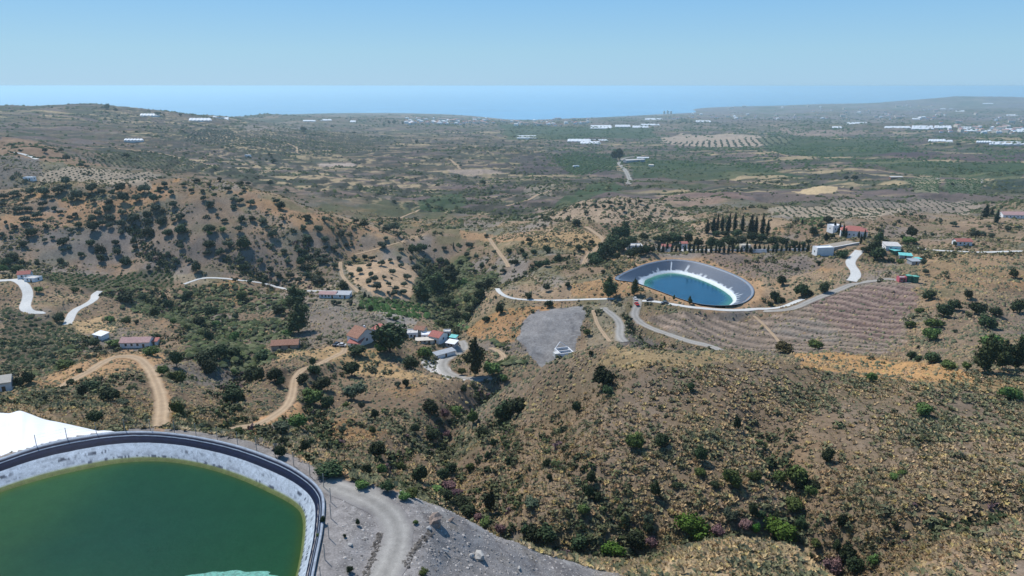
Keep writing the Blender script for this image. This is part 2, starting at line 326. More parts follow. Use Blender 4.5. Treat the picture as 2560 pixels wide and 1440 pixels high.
top = []; far_px = [(-420,1075),(-300,1030),(-150,1024),(0,1032),(25,1033),(48,1027),(70,1033),(110,1048),(150,1056),(200,1067),(260,1080),(322,1089)]
nx_ = 44; fl_ = catmull([plane(u, v, 65 - (u + 100) * .012) for u, v in far_px], 4); n_ = len(fl_); nr = np.array(fl_); nb = np.array(catmull([plane(u, v, 50.75) for u, v in ((-420,1262),(-300,1222),(-150,1186),(0,1147),(25,1140),(48,1134),(70,1128),(110,1117),(150,1107),(200,1096),(260,1089),(324,1087.5))], 4))
rows = 26; Vg = []
for r in range(rows + 1):
    t = r / rows; l = nr * (1 - t) + nb * t; s_ = np.arange(n_); e_ = math.sin(math.pi * min(1, max(0, t))) ; l[:, 2] += (.25 * abs(np.sin(s_ * .65 + t * .8)) + .9 * (fbm(l[:, 0], l[:, 1], 7, 8, 3) - .4)) * (.02 + .98 * e_); Vg.append(l)
Vg = np.array(Vg); ii = np.arange((rows + 1) * n_).reshape(rows + 1, n_); F = np.stack([ii[:-1, :-1], ii[:-1, 1:], ii[1:, 1:], ii[1:, :-1]], -1).reshape(-1, 4)
bx = np.concatenate([Vg[0], Vg[1:, -1], Vg[-1][::-1][1:], Vg[:-1, 0][::-1]]); I, J = zone_idx(bx[::6], 4); x = XX[I, J]; y = YY[I, J]; ins = inpoly(x, y, [tuple(q) for q in bx[::3]])
zi = np.nonzero(ins); fl2 = Vg.reshape(-1, 3)
for a_, b_ in zip(*zi):
    k_ = np.argmin((fl2[:, 0] - x[a_, b_]) ** 2 + (fl2[:, 1] - y[a_, b_]) ** 2); Z[I, J][a_, b_] = min(Z[I, J][a_, b_], fl2[k_, 2] - .5)
# ---- house sites (levelled before anything is planted)
SITES = []
def site(u, v, r, ymin=0):
    p = P(u, v, ymin); pad(p[0], p[1], p[2], r, r * .8); SITES.append((p[0], p[1], r)); return p
# ------------------------------------------------------------------ ground colours
def lin(r, g, b): return np.array([((c / 255) / 12.92 if c <= 10 else ((c / 255 + .055) / 1.055) ** 2.4) for c in (r, g, b)])
C_BROWN = np.array((.205, .147, .098)); C_TAN = np.array((.33, .235, .15)); C_ORANGE = np.array((.37, .205, .085)); C_GREY = np.array((.20, .185, .17))
C_PURP = np.array((.175, .115, .105)); C_VEG = np.array((.085, .105, .045)); C_STRAW = np.array((.40, .31, .17)); C_PALE = np.array((.5, .43, .33)); C_DARKV = np.array((.05, .07, .035))
C_SCREE = np.array((.225, .21, .2)); C_LSCREE = np.array((.29, .28, .265))
COL = np.zeros((NL, NA, 3))
def mixc(c, m): COL[:] = COL * (1 - m[..., None]) + np.asarray(c) * m[..., None]
def mixl(I, J, c, m): COL[I, J] = COL[I, J] * (1 - m[..., None]) + np.asarray(c) * m[..., None]
def paint(px, c, amt=.85, rag=None, fn=None, ymin=0, smooth=False):
    w = [P(u, v, ymin) for u, v in px]; w = [q for q in w if q is not None]
    if len(w) < 3: return None
    ym = np.mean([q[1] for q in w]); pw = rag if rag is not None else ym * .012
    I, J = zone_idx(w, pw * 2); x = XX[I, J]; y = YY[I, J]
    x2 = x + pw * 3 * (fbm(x, y, pw * 6, 91, 3) - .5); y2 = y + pw * 3 * (fbm(x, y, pw * 6, 97, 3) - .5)
    m = inpoly(x2, y2, w).astype(float)
    if smooth:
        d, _ = segdist(x2, y2, [np.array((q[0], q[1], 0)) for q in w], True); m = m * sst(0, smooth, d)
    if fn is not None: m = m * fn(x, y)
    mixl(I, J, c, m * amt); return w
def ground_colours():
    n1 = fbm(XX, YY, 45, 101); n2 = fbm(XX, YY, 14, 111); n3 = fbm(XX, YY, 160, 121); n4 = fbm(XX, YY, 5, 131, 3)
    COL[:] = C_BROWN
    mixc(C_TAN, sst(.45, .7, n1) * .75); mixc(C_ORANGE, sst(.56, .74, n2) * sst(.4, .6, n3) * .6); mixc(C_GREY, sst(.52, .68, fbm(XX, YY, 30, 141)) * .65)
    mixc(C_VEG, sst(.52, .7, fbm(XX, YY, 24, 151)) * .45)
    # slopes: steep ground barer and greyer
    gyz = np.gradient(Z, axis=0) / np.gradient(YY, axis=0)
    mixc(C_GREY, sst(.25, .6, abs(gyz)) * .35 * sst(120, 250, YY))
    # mid and far country: a patchwork of plots
    far = sst(620, 900, YY + 120 * (n3 - .5)) ; right = sst(-.02, .14, GA[None] + .1 * (fbm(XX, YY, 400, 161) - .5))
    ang = .35; wx = XX * math.cos(ang) + YY * math.sin(ang) + 40 * n3; wy = -XX * math.sin(ang) + YY * math.cos(ang) + 60 * n1
    sc = np.where(YY > 2600, 260.0, 110.0)
    for s_, lo, hi in ((110.0, 600, 2700), (240.0, 2500, 30000)):
        b, e = voro(wx / s_, wy / (s_ * .9), 5); m = far * ((YY >= lo) & (YY < hi))
        m = m * sst(300, 420, Z * 0 + 360)
        pal = [np.array((.115, .095, .075)), np.array((.14, .115, .085)), np.array((.09, .085, .06)), np.array((.2, .155, .11)), np.array((.075, .085, .05)), np.array((.11, .09, .08)), np.array((.15, .13, .09)), np.array((.26, .2, .14)), np.array((.085, .09, .055))]
        palR = [np.array((.055, .085, .04)), np.array((.07, .1, .05)), np.array((.05, .075, .04)), np.array((.13, .11, .085)), np.array((.06, .09, .04)), np.array((.19, .155, .12)), np.array((.065, .09, .05)), np.array((.1, .105, .07)), np.array((.3, .24, .17))]
        k = (b * 8.999).astype(int); base = np.array(pal)[k]; baseR = np.array(palR)[k]
        c = base * (1 - right[..., None]) + baseR * right[..., None]; c = c * (.8 + .4 * fbm(XX, YY, 20 if s_ < 200 else 60, 171, 3))[..., None]
        c = c * (.6 + .8 * (b * 91 % 1))[..., None]; COL[:] = COL * (1 - .9 * m[..., None]) + c * .9 * m[..., None]
        mixc(C_TAN, m * sst(.025, .008, e) * .6)
        rows = .5 + .5 * np.sin((wx * np.cos(b * 9) + wy * np.sin(b * 9)) * 2 * math.pi / np.where(YY > 1500, 16, 9))
        mixc(C_DARKV * 1.2, m * (b * 37 % 1 > .45) * rows * .45 * sst(3200, 2200, YY))
    vegm = sst(.5, .62, fbm(XX, YY * .6, 130, 181)) * far; mixc(np.array((.06, .085, .04)), vegm * .6)
    # long terraces and hedges lying across the slope
    midm = sst(780, 1000, YY) * sst(5200, 3600, YY); lx = XX + 60 * n1; ly = YY + 40 * n3 + 25 * n1
    st1 = fbm(lx / 6.5, ly, 24, 501, 3); st2 = fbm(lx / 5.0, ly, 34, 511, 3); st3 = fbm(lx / 4.0, ly, 70, 521, 3)
    mixc(np.array((.17, .13, .115)), midm * sst(.5, .6, st3) * .75); mixc(np.array((.055, .07, .045)), midm * sst(.54, .62, st2) * .75)
    mixc(C_STRAW * 1.1, midm * sst(.6, .66, st1) * sst(.42, .55, fbm(XX, YY, 260, 531, 2)) * .85); mixc(np.array((.07, .06, .055)), midm * sst(.4, .34, st1) * .55)
    # terrace risers: painted darker to bring out the steps, dry grass on the treads
    k = (Z0 + tn * 12) / 5.0; f = k - np.floor(k)
    mixc(np.array((.07, .07, .05)), tm * sst(.55, .7, f) * .85); mixc(C_STRAW * 1.05, tm * sst(.6, .5, f) * sst(.3, .42, f) * sst(.42, .58, fbm(XX, YY, 90, 191)) * .8)
    # far coast: mauve built-up ground
    mixc(np.array((.2, .16, .16)), sst(4200, 6500, YY) * sst(.05, .2, GA)[None] * sst(.45, .6, fbm(XX, YY, 500, 201)) * .8)
    mixc(np.array((.24, .2, .16)), sst(4200, 6500, YY) * sst(.55, .65, fbm(XX, YY, 240, 211)) * .6)
    # scree around the front reservoir
    ss = [(770,1190),(820,1196),(900,1208),(1000,1230),(1100,1265),(1190,1310),(1300,1360),(1420,1402),(1540,1432),(1640,1500),(1500,1600),(600,1600)]
    paint(ss, C_SCREE, 1, .5); I, J = zone_idx([P(u, v) for u, v in ss[:9]], 5); x = XX[I, J]; y = YY[I, J]
    sm = inpoly(x, y, [P(u, v) for u, v in ss])
    streak = fbm(x * .55 + y * .5, y * .5 - x * .5, 1.6, 221, 3); mixl(I, J, C_LSCREE * 1.05, sm * sst(.5, .7, streak) * .55); mixl(I, J, np.array((.13, .12, .12)), sm * sst(.5, .3, fbm(x + y * .8, (y - x) * .22, 1.3, 231, 3)) * .6)
    mixl(I, J, np.array((.24, .2, .15)), sm * sst(.6, .72, fbm(x, y, 7, 241)) * .5)
    # band behind the front reservoir
    I, J = zone_idx(g_rim, 12); d, _ = segdist(XX[I, J], YY[I, J], g_rim, True); mixl(I, J, C_SCREE * 1.05, sst(4.5, 2.5, d) * .9)
    # ring of straw round the blue reservoir
    I, J = zone_idx(b_rim, 20); d, _ = segdist(XX[I, J], YY[I, J], b_rim, True)
    mixl(I, J, np.array((.36, .23, .13)), sst(9, 5.5, d + 5 * (fbm(XX[I, J], YY[I, J], 9, 251) - .5)) * .9)
    pt = paint
    # right hill: darker brown with straw crest
    pt([(1200,960),(1350,900),(1500,878),(1700,865),(2000,885),(2420,945),(2560,960),(2560,1440),(2100,1440),(1950,1320),(1500,1340),(1250,1290)], (.235, .172, .115), .7)
    pt([(1980,882),(2100,884),(2250,905),(2440,940),(2430,965),(2250,950),(2100,935),(2000,915)], (.41, .235, .1), .85)
    pt([(2430,955),(2560,940),(2560,975),(2300,985),(2250,965)], (.36, .24, .11), .6)
    pt([(1500,905),(1660,880),(1800,890),(1850,915),(1600,925)], (.37, .27, .14), .75)
    pt([(1500,1345),(1640,1350),(1900,1338),(2030,1365),(2060,1440),(1560,1440)], (.33, .25, .15), .7)
    pt([(1480,1345),(1560,1370),(1560,1385),(1440,1350)], (.42, .24, .12), .8)
    # the two spurs
    pt([(640,875),(860,868),(950,880),(1000,915),(1100,950),(950,940),(800,900),(700,905)], (.38, .25, .12), .7)
    pt([(230,880),(330,872),(420,900),(300,935),(200,960),(40,1000),(0,985),(120,950)], (.4, .24, .12), .7)
    pt([(390,900),(440,1000),(430,1085),(400,1085),(415,1000)], (.4, .24, .13), .6)
    pt([(700,1030),(760,1015),(790,1050),(650,1075),(560,1085),(640,1055)], (.42, .24, .12), .8)
    pt([(0,1000),(60,1000),(180,1065),(60,1030),(0,1030)], (.36, .25, .15), .8)
    pt([(190,805),(250,790),(290,815),(270,840),(210,830)], (.42, .29, .16), .8)
    # blue reservoir hill
    pt([(1430,705),(1545,695),(1590,710),(1620,735),(1540,742),(1440,735)], (.36, .215, .11), .8)
    pt([(1170,825),(1260,770),(1400,765),(1330,790),(1290,850),(1200,850)], (.36, .2, .09), .8)
    pt([(1330,592),(1440,575),(1510,590),(1500,625),(1420,630),(1290,610)], (.36, .24, .12), .7)
    pt([(1150,575),(1330,580),(1330,600),(1160,592)], (.36, .22, .12), .7)
    slab = pt([(1345,775),(1460,765),(1465,790),(1440,850),(1430,885),(1340,905),(1320,880),(1290,850),(1310,800)], (.235, .228, .225), .95, 1.6)
    I, J = zone_idx(slab, 2); x = XX[I, J]; y = YY[I, J]; ms = inpoly(x, y, slab).astype(float); mixl(I, J, (.13, .125, .125), ms * sst(.035, .012, abs(fbm(x, y, 22, 281, 4) - .5)) * .7); mixl(I, J, (.3, .29, .28), ms * sst(.5, .65, fbm(x, y, 9, 291, 3)) * .5)
    pt([(1560,800),(1590,830),(1660,862),(1600,868),(1550,860)], (.13, .12, .12), .8)
    pt([(1465,765),(1560,760),(1575,800),(1560,860),(1500,860),(1450,880),(1480,800)], (.26, .225, .16), .6)
    pt([(1620,790),(1980,780),(2060,745),(2180,708),(2280,712),(2290,760),(2260,800),(2270,860),(2200,890),(1990,880),(1800,868),(1680,830)], (.205, .165, .13), .8)
    pt([(2030,760),(2180,715),(2280,715),(2290,770),(2255,800),(2250,850),(2150,845),(2050,800)], C_PURP, .85)
    pt([(1960,800),(2060,800),(2120,860),(1980,850),(1900,820)], (.2, .2, .19), .45)
    pt([(1700,640),(2000,640),(2040,665),(1980,700),(1900,690),(1780,655)], (.17, .135, .115), .75)
    pt([(2280,640),(2560,640),(2560,720),(2450,730),(2290,690)], (.31, .2, .115), .6)
    pt([(2330,760),(2560,760),(2560,930),(2440,935),(2250,900),(2290,830)], (.27, .2, .14), .65)
    pt([(2100,480),(2560,545),(2560,625),(2200,610),(2170,570)], (.235, .17, .12), .4)
    # left hill crest and grove
    for c in ([(0,540),(150,520),(400,470),(420,500),(200,560),(0,600)], [(230,470),(330,455),(420,470),(300,490)], [(600,480),(760,540),(960,580),(1000,600),(900,610),(760,575),(620,520)], [(150,500),(320,505),(300,525),(180,520)]):
        pt(c, (.36, .215, .12), .65)
    pt([(860,660),(960,650),(1030,665),(1050,690),(1030,745),(930,740),(885,705)], (.41, .29, .185), .95, 2)
    pt([(560,690),(740,690),(850,705),(850,718),(700,715),(600,700)], (.36, .25, .17), .5)
    pt([(0,345),(100,355),(160,385),(250,410),(230,430),(100,400),(0,400)], (.29, .19, .115), .75)
    pt([(100,430),(230,418),(400,440),(395,475),(250,460),(110,455)], (.33, .27, .2), .8)
    pt([(0,385),(100,400),(120,440),(0,460)], (.14, .13, .12), .7)
    pt([(30,680),(420,680),(440,720),(240,730),(70,700)], (.085, .08, .05), .85)
    pt([(0,760),(60,780),(180,820),(230,850),(150,920),(0,930)], (.09, .08, .055), .8)
    pt([(750,765),(900,770),(1020,800),(1010,850),(800,860),(680,880),(640,850)], (.17, .155, .14), .7)
    pt([(940,785),(1010,780),(1050,820),(1000,830)], (.3, .28, .25), .7)
    pt([(420,700),(480,690),(560,700),(470,720)], (.3, .25, .17), .6)
    pt([(0,560),(300,570),(600,610),(860,640),(850,700),(400,678),(0,670)], (.155, .128, .112), .4)
    pt([(300,560),(520,560),(640,620),(560,660),(380,620)], (.14, .12, .105), .3)
    # valley green
    pt([(1050,650),(1160,640),(1250,690),(1190,760),(1160,830),(1100,820),(1050,760),(900,765),(890,745),(1030,750)], (.07, .095, .045), .75)
    pt([(1100,760),(1140,780),(1165,830),(1140,835),(1110,800)], (.05, .13, .05), .8)
    pt([(1060,905),(1110,890),(1150,950),(1180,945),(1110,950)], (.55, .54, .52), .8)
    # far fields
    pt([(1975,478),(2110,464),(2080,484),(2020,488)], (.6, .45, .24), 1, 2)
    pt([(1655,345),(1700,333),(1900,338),(1980,350),(1900,365),(1680,362)], (.46, .36, .25), .85, 8)
    pt([(1940,320),(2100,325),(2200,335),(2000,340)], (.36, .26, .2), .6, 8)
    pt([(1930,520),(2100,500),(2440,500),(2420,535),(2150,548),(1960,540)], (.32, .265, .2), .7)
    pt([(2245,445),(2350,438),(2350,484),(2300,480)], (.27, .26, .15), .7)
    pt([(2360,450),(2455,448),(2455,478),(2370,485)], (.12, .15, .08), .7)
    pt([(2460,450),(2560,448),(2560,470),(2465,478)], (.04, .06, .045), .9)
    pt([(2100,390),(2300,380),(2560,385),(2560,405),(2300,400)], (.1, .075, .075), .85)
    pt([(1330,520),(1450,500),(1560,490),(1720,530),(1740,545),(1500,560),(1340,545)], (.34, .255, .18), .75)
    pt([(1640,490),(1830,480),(1900,500),(1720,520)], (.3, .2, .15), .5)
    pt([(1300,470),(1380,460),(1380,490),(1330,500)], (.4, .35, .24), .4)
    pt([(1120,424),(1240,425),(1260,432),(1180,440),(1130,434)], (.42, .33, .24), .8)
    pt([(790,410),(890,410),(885,417),(800,417)], (.5, .4, .3), .9, 2)
    pt([(590,316),(750,318),(730,328),(600,326)], (.33, .28, .22), .6)
    for c in ([(1280,395),(1400,375),(1540,385),(1520,440),(1300,430)],): pt(c, (.1, .085, .08), .7)
    for c in ([(1250,310),(1640,320),(1640,345),(1280,350)], [(1570,400),(1900,410),(2000,440),(1700,450),(1580,440)], [(1900,345),(2250,350),(2300,380),(1950,385)], [(2150,400),(2560,410),(2560,445),(2250,435)], [(1400,390),(1540,395),(1540,420),(1440,440)], [(1040,500),(1160,480),(1180,510),(1060,530)], [(1500,450),(1250,560),(1300,550),(1560,470)]):
        pt(c, (.055, .095, .04), .75)
    for polyf, pa_, pb_, sp_, c_ in ((FIELD, (2130,720), (2290,737), 7.6, (.37, .28, .22)),):
        A_, B_ = P(*pa_), P(*pb_); dx_, dy_ = (B_ - A_)[:2] / np.hypot(*(B_ - A_)[:2]); w = [P(u, v) for u, v in polyf]; I, J = zone_idx(w, 2); x = XX[I, J]; y = YY[I, J]
        s2 = (-(x - A_[0]) * dy_ + (y - A_[1]) * dx_ + 3.5 * (fbm(x, y, 40, 271, 2) - .5)) / sp_; f_ = s2 - np.floor(s2); m_ = inpoly(x, y, w).astype(float)
        mixl(I, J, c_, m_ * sst(.26, .12, abs(f_ - .5)) * .85 * (.5 + .5 * vn(x / 9, y / 9, 5))); mixl(I, J, (.10, .08, .07), m_ * sst(.2, .08, abs(f_ - .86)) * .65)
    # near hillsides: ground darkened under the scrub, pale patches left alone
    COL[:] *= (1 - .24 * sst(430, 300, YY) * sst(84, 100, YY) * (COL[..., 0] < .34))[..., None]
    g = (.78 + .44 * fbm(XX, YY, 3, 261, 3)) * (.88 + .24 * n4); COL[:] = np.clip(COL * g[..., None], 0, 1)
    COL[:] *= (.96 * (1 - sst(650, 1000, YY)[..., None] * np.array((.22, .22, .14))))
FIELD = [(1620,790),(1980,780),(2060,745),(2180,708),(2280,712),(2290,760),(2260,800),(2270,860),(2200,890),(1990,880),(1800,868),(1680,830)]
H = {}      # sites keyed by name: (u, v, radius, ymin)
for k_, (u, v, r) in dict(h_road=(70,700,8), h_pink=(345,864,9), h_white=(252,846,4), h_edge=(8,972,8), h_stone=(715,868,8), h_farm=(908,860,11), h_c1=(1028,842,5), h_c2=(1062,846,6), h_c3=(1096,852,7), h_c4=(1128,866,4), h_long=(836,742,9), h_tank=(1412,884,6),
        h_villa=(2128,594,15), h_block=(2056,636,9), h_shed=(2226,625,6), h_red=(2404,612,7), h_right=(2528,541,16), h_tanks=(2270,705,9), h_v1=(1585,622,9), h_v2=(1668,626,7), h_v3=(1708,624,6), h_t1=(2258,642,5), h_t2=(2284,660,5), h_grey=(1110,890,5)).items():
    H[k_] = site(u, v, r)
ground_colours()
# ------------------------------------------------------------------ materials
MATS = {}
def mat(name, col=(.5, .5, .5), rough=.9, noise=0.0, nscale=1.0, attr=None, spec=.2, objrand=0.0, metal=0.0, bump=0.0, trans=0.0, coord='Object'):
    if name in MATS: return MATS[name]
    m = bpy.data.materials.new(name); m.use_nodes = True; t = m.node_tree; b = t.nodes['Principled BSDF']
    b.inputs['Roughness'].default_value = rough; b.inputs['Specular IOR Level'].default_value = spec; b.inputs['Metallic'].default_value = metal
    def N(k): return t.nodes.new(k)
    if attr: a = N('ShaderNodeAttribute'); a.attribute_name = attr; out = a.outputs['Color']
    else: r = N('ShaderNodeRGB'); r.outputs[0].default_value = (*col, 1); out = r.outputs[0]
    if noise:
        tc = N('ShaderNodeTexCoord'); src = tc.outputs['Object']
        for k, sc in enumerate((nscale, nscale * 5.3)):
            n = N('ShaderNodeTexNoise'); n.inputs['Scale'].default_value = sc; n.inputs['Detail'].default_value = 5; t.links.new(src, n.inputs['Vector'])
            mr = N('ShaderNodeMapRange'); mr.inputs[1].default_value = .3; mr.inputs[2].default_value = .7; mr.inputs[3].default_value = 1 - noise; mr.inputs[4].default_value = 1 + noise
            t.links.new(n.outputs['Fac'], mr.inputs[0]); mx = N('ShaderNodeVectorMath'); mx.operation = 'SCALE'; t.links.new(out, mx.inputs[0]); t.links.new(mr.outputs[0], mx.inputs['Scale']); out = mx.outputs[0]
            if bump and k == 1:
                bp = N('ShaderNodeBump'); bp.inputs['Strength'].default_value = bump; bp.inputs['Distance'].default_value = .1 / nscale; t.links.new(n.outputs['Fac'], bp.inputs['Height']); t.links.new(bp.outputs[0], b.inputs['Normal'])
    if objrand:
        oi = N('ShaderNodeObjectInfo'); mr = N('ShaderNodeMapRange'); mr.inputs[3].default_value = 1 - objrand; mr.inputs[4].default_value = 1 + objrand; t.links.new(oi.outputs['Random'], mr.inputs[0])
        mx = N('ShaderNodeVectorMath'); mx.operation = 'SCALE'; t.links.new(out, mx.inputs[0]); t.links.new(mr.outputs[0], mx.inputs['Scale']); out = mx.outputs[0]
        hs = N('ShaderNodeHueSaturation'); ad = N('ShaderNodeMath'); ad.operation = 'MULTIPLY_ADD'; ad.inputs[1].default_value = .06; ad.inputs[2].default_value = .47
        t.links.new(oi.outputs['Random'], ad.inputs[0]); t.links.new(ad.outputs[0], hs.inputs['Hue']); t.links.new(out, hs.inputs['Color']); out = hs.outputs[0]
    t.links.new(out, b.inputs['Base Color']); MATS[name] = m; return m
# ------------------------------------------------------------------ mesh helpers
def mesh_np(name, V, F, m=None, col=None, smooth=False, fcol=None):
    """V (n,3); F list of faces or int array (k,3|4); col per-vertex rgb"""
    me = bpy.data.meshes.new(name); V = np.asarray(V, np.float32)
    if isinstance(F, np.ndarray):
        k = F.shape[1]; me.vertices.add(len(V)); me.vertices.foreach_set('co', V.ravel()); me.loops.add(F.size); me.loops.foreach_set('vertex_index', F.ravel().astype(np.int32))
        me.polygons.add(len(F)); me.polygons.foreach_set('loop_start', np.arange(0, F.size, k, dtype=np.int32)); me.update(calc_edges=True)
    else: me.from_pydata([tuple(map(float, p)) for p in V], [], [list(map(int, f)) for f in F]); me.update()
    if col is not None:
        c = np.ones((len(V), 4), np.float32); c[:, :3] = col; at = me.color_attributes.new('Col', 'FLOAT_COLOR', 'POINT'); at.data.foreach_set('color', c.ravel())
    if smooth: me.polygons.foreach_set('use_smooth', np.ones(len(me.polygons), bool))
    if m: me.materials.append(m)
    return me
def link(name, data=None, parent=None, loc=None, label=None, cat=None, group=None, kind=None):
    o = bpy.data.objects.new(name, data); S.collection.objects.link(o)
    if parent: o.parent = parent
    if loc is not None: o.location = [float(c) for c in loc]
    if label: o['label'] = label
    if cat: o['category'] = cat
    if group: o['group'] = group
    if kind: o['kind'] = kind
    return o
class MB:
    def __init__(s): s.v = []; s.f = []
    def add(s, v, f): n = len(s.v); s.v += [tuple(p) for p in v]; s.f += [[i + n for i in q] for q in f]
    def box(s, x0, x1, y0, y1, z0, z1, M=None):
        v = [(x0, y0, z0), (x1, y0, z0), (x1, y1, z0), (x0, y1, z0), (x0, y0, z1), (x1, y0, z1), (x1, y1, z1), (x0, y1, z1)]
        s.add(v, [(0, 3, 2, 1), (4, 5, 6, 7), (0, 1, 5, 4), (1, 2, 6, 5), (2, 3, 7, 6), (3, 0, 4, 7)])
    def cyl(s, x, y, z0, z1, r0, r1, n=12, cap=True):
        v = []; 
        for z, r in ((z0, r0), (z1, r1)): v += [(x + r * math.cos(2 * math.pi * k / n), y + r * math.sin(2 * math.pi * k / n), z) for k in range(n)]
        f = [(k, (k + 1) % n, n + (k + 1) % n, n + k) for k in range(n)]
        if cap: f += [tuple(range(n))[::-1], tuple(range(n, 2 * n))]
        s.add(v, f)
    def out(s, name, m, parent=None, **k): return link(name, mesh_np(name, s.v, s.f, m), parent, **k)
# ------------------------------------------------------------------ terrain mesh
gm = mat('earth', attr='Col', noise=.22, nscale=.9, rough=1, spec=.05)
idx = np.arange(NL * NA).reshape(NL, NA); F = np.stack([idx[:-1, :-1], idx[:-1, 1:], idx[1:, 1:], idx[1:, :-1]], -1).reshape(-1, 4)
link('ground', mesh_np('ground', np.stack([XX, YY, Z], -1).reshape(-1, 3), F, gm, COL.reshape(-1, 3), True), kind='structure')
# sea
sv = []; sy = [2500, 5000, 8000, 12000, 20000, 40000, 64000]
for y in sy: sv += [(-60000, y, 0), (-15000, y, 0), (0, y, 0), (15000, y, 0), (60000, y, 0)]
sf = [(r * 5 + c, r * 5 + c + 1, r * 5 + c + 6, r * 5 + c + 5) for r in range(len(sy) - 1) for c in range(4)]
sea_m = mat('sea_water', (.13, .34, .56), rough=.25, noise=.1, nscale=.0008, spec=.3)
link('sea', mesh_np('sea', sv, sf, sea_m), kind='structure')
# roads
road_m = dict(gravel=mat('gravel_road', (.29, .275, .25), noise=.12, nscale=.6), dirt=mat('dirt_track', (.37, .27, .175), noise=.15, nscale=.5), concrete=mat('concrete_road', (.56, .56, .54), noise=.08, nscale=.4))
for (name, px, w, mt), ln in zip(ROADS, RLINES):
    d = np.gradient(ln[:, :2], axis=0); d /= np.hypot(d[:, 0], d[:, 1])[:, None] + 1e-9; nx = np.stack([-d[:, 1], d[:, 0]], -1)
    V = []; CC = []; nc = 11; rb = dict(gravel=np.array((.29, .275, .25)), dirt=np.array((.36, .265, .175)), concrete=np.array((.5, .5, .48)))[mt]; W2 = w * 1.3 if mt != 'concrete' else w * 1.04
    for k in range(nc):
        t0 = k / (nc - 1) * 2 - 1; rag = 1 + (.35 if mt != 'concrete' else .08) * (fbm(ln[:, 0] + 40 * (t0 > 0), ln[:, 1], 3.0, 301, 3) - .5) * 2 * abs(t0)
        q = ln[:, :2] + nx * (t0 * W2 / 2 * rag)[:, None]; z = np.maximum(gz(q[:, 0], q[:, 1]), 0) + .07 + ln[:, 1] * .00035 - (.0 if 0 < k < nc - 1 else .06); V.append(np.stack([q[:, 0], q[:, 1], z], -1))
        ja, jl = rowcol(q[:, 0], q[:, 1]); gcl = COL[np.clip(jl.round().astype(int), 0, NL - 1), np.clip(ja.round().astype(int), 0, NA - 1)]
        e_ = {0: .95, 1: .6, 2: .15}.get(min(k, nc - 1 - k), 0) if mt != 'concrete' else {0: .3}.get(min(k, nc - 1 - k), 0); tone = {2: .98, 3: 1.1, 4: .95, 5: .84}.get(min(k, nc - 1 - k), 1) if mt != 'concrete' else 1
        vv_ = (.85 + .3 * fbm(q[:, 0], q[:, 1], 2.5, 311, 3))[:, None]; mo = (vv_ if mt != 'concrete' else .93 + .14 * (vv_ - .85) / .3); CC.append((rb * tone * mo) * (1 - e_) + gcl * e_)
    V = np.array(V).transpose(1, 0, 2); CC = np.array(CC).transpose(1, 0, 2); n_ = len(V); ii = np.arange(n_ * nc).reshape(n_, nc)
    F = np.stack([ii[:-1, :-1], ii[:-1, 1:], ii[1:, 1:], ii[1:, :-1]], -1).reshape(-1, 4)
    link(name, mesh_np(name, V.reshape(-1, 3), F, mat('road_surface', attr='Col', noise=.1, nscale=1.2, rough=1, spec=.05), CC.reshape(-1, 3), True), kind='structure')
# ------------------------------------------------------------------ reservoirs
def loft(name, loops, cols, m, parent, closed=True, smooth=True):
    n = len(loops[0]); V = np.concatenate([np.array(l) for l in loops]); C = []
    for l, c in zip(loops, cols): C.append(np.broadcast_to(np.asarray(c), (n, 3)) if not callable(c) else c(l))
    F = [(a * n + i, a * n + (i + 1) % n, (a + 1) * n + (i + 1) % n, (a + 1) * n + i) for a in range(len(loops) - 1) for i in range(n)]
    return link(name, mesh_np(name, V, np.array(F), m, np.concatenate(C), smooth), parent)
def offset(loop, d, dz=0):
    L = np.array(loop); t = np.roll(L, -1, 0) - np.roll(L, 1, 0); nn = np.stack([-t[:, 1], t[:, 0]], -1); nn /= np.hypot(nn[:, 0], nn[:, 1])[:, None]
    c = L.mean(0)[:2]; s = np.sign((nn * (L[:, :2] - c)).sum(1).mean()); o = L.copy(); o[:, :2] += nn * s * d; o[:, 2] += dz; return o
def lerp(a, b, t, dz=0): o = np.array(a) * (1 - t) + np.array(b) * t; o[:, 2] += dz; return o
liner_m = mat('pond_liner', attr='Col', rough=.7, spec=.12, noise=.18, nscale=1.4)
gr = link('reservoir', None, None, plane(400, 1400, 56), 'large green irrigation reservoir with dark navy rim and dusty pale liner, white greenhouse behind it', 'reservoir')
def rel(o, par):
    o.matrix_parent_inverse = Matrix.Translation(-par.location); return o
navy = np.array((.004, .009, .028)); pale = np.array((.40, .45, .50)); alg = np.array((.12, .14, .05)); grn = np.array((.04, .09, .02))
A0, B0 = catmull(g_rim[::1], 1, True), g_wat
A0 = catmull([plane(u, v, G_DROP) for u, v in g_px], 48, True); B0 = catmull([plane(u, v, G_WATER) for u, v in gw_px], 48, True)
A0 = np.array(A0); B0 = np.array(B0)
def dusty(base, amt, sd_):
    def f(l):
        n = vn(l[:, 0] * 2.2, l[:, 1] * 2.2, sd_); n2_ = vn(l[:, 0] * .3, l[:, 1] * .3, sd_ + 1); k = (np.clip((n - .4) * 8, 0, 1) * np.clip(n2_ * 4 - 1.3, 0, 1) * (_h(np.arange(len(l)) // 2, np.arange(len(l)) * 0, sd_) > .3))[:, None] * amt
        return base * (1 - k) + np.array((.06, .075, .1)) * k
    return f
LT = [(-.24, -.25), (-.15, .02), (-.06, .06), (-.005, .07), (.005, .06), (.028, .05), (.036, .04), (.12, .05), (.2, .04), (.28, .0), (.3, 0), (.36, 0), (.42, 0), (.48, 0), (.54, 0), (.6, 0), (.66, 0), (.72, 0), (.78, 0), (.82, 0), (.86, 0), (.93, 0), (1, 0), (1.25, 0), (1.8, 0)]
lb = np.array((.3, .35, .42))
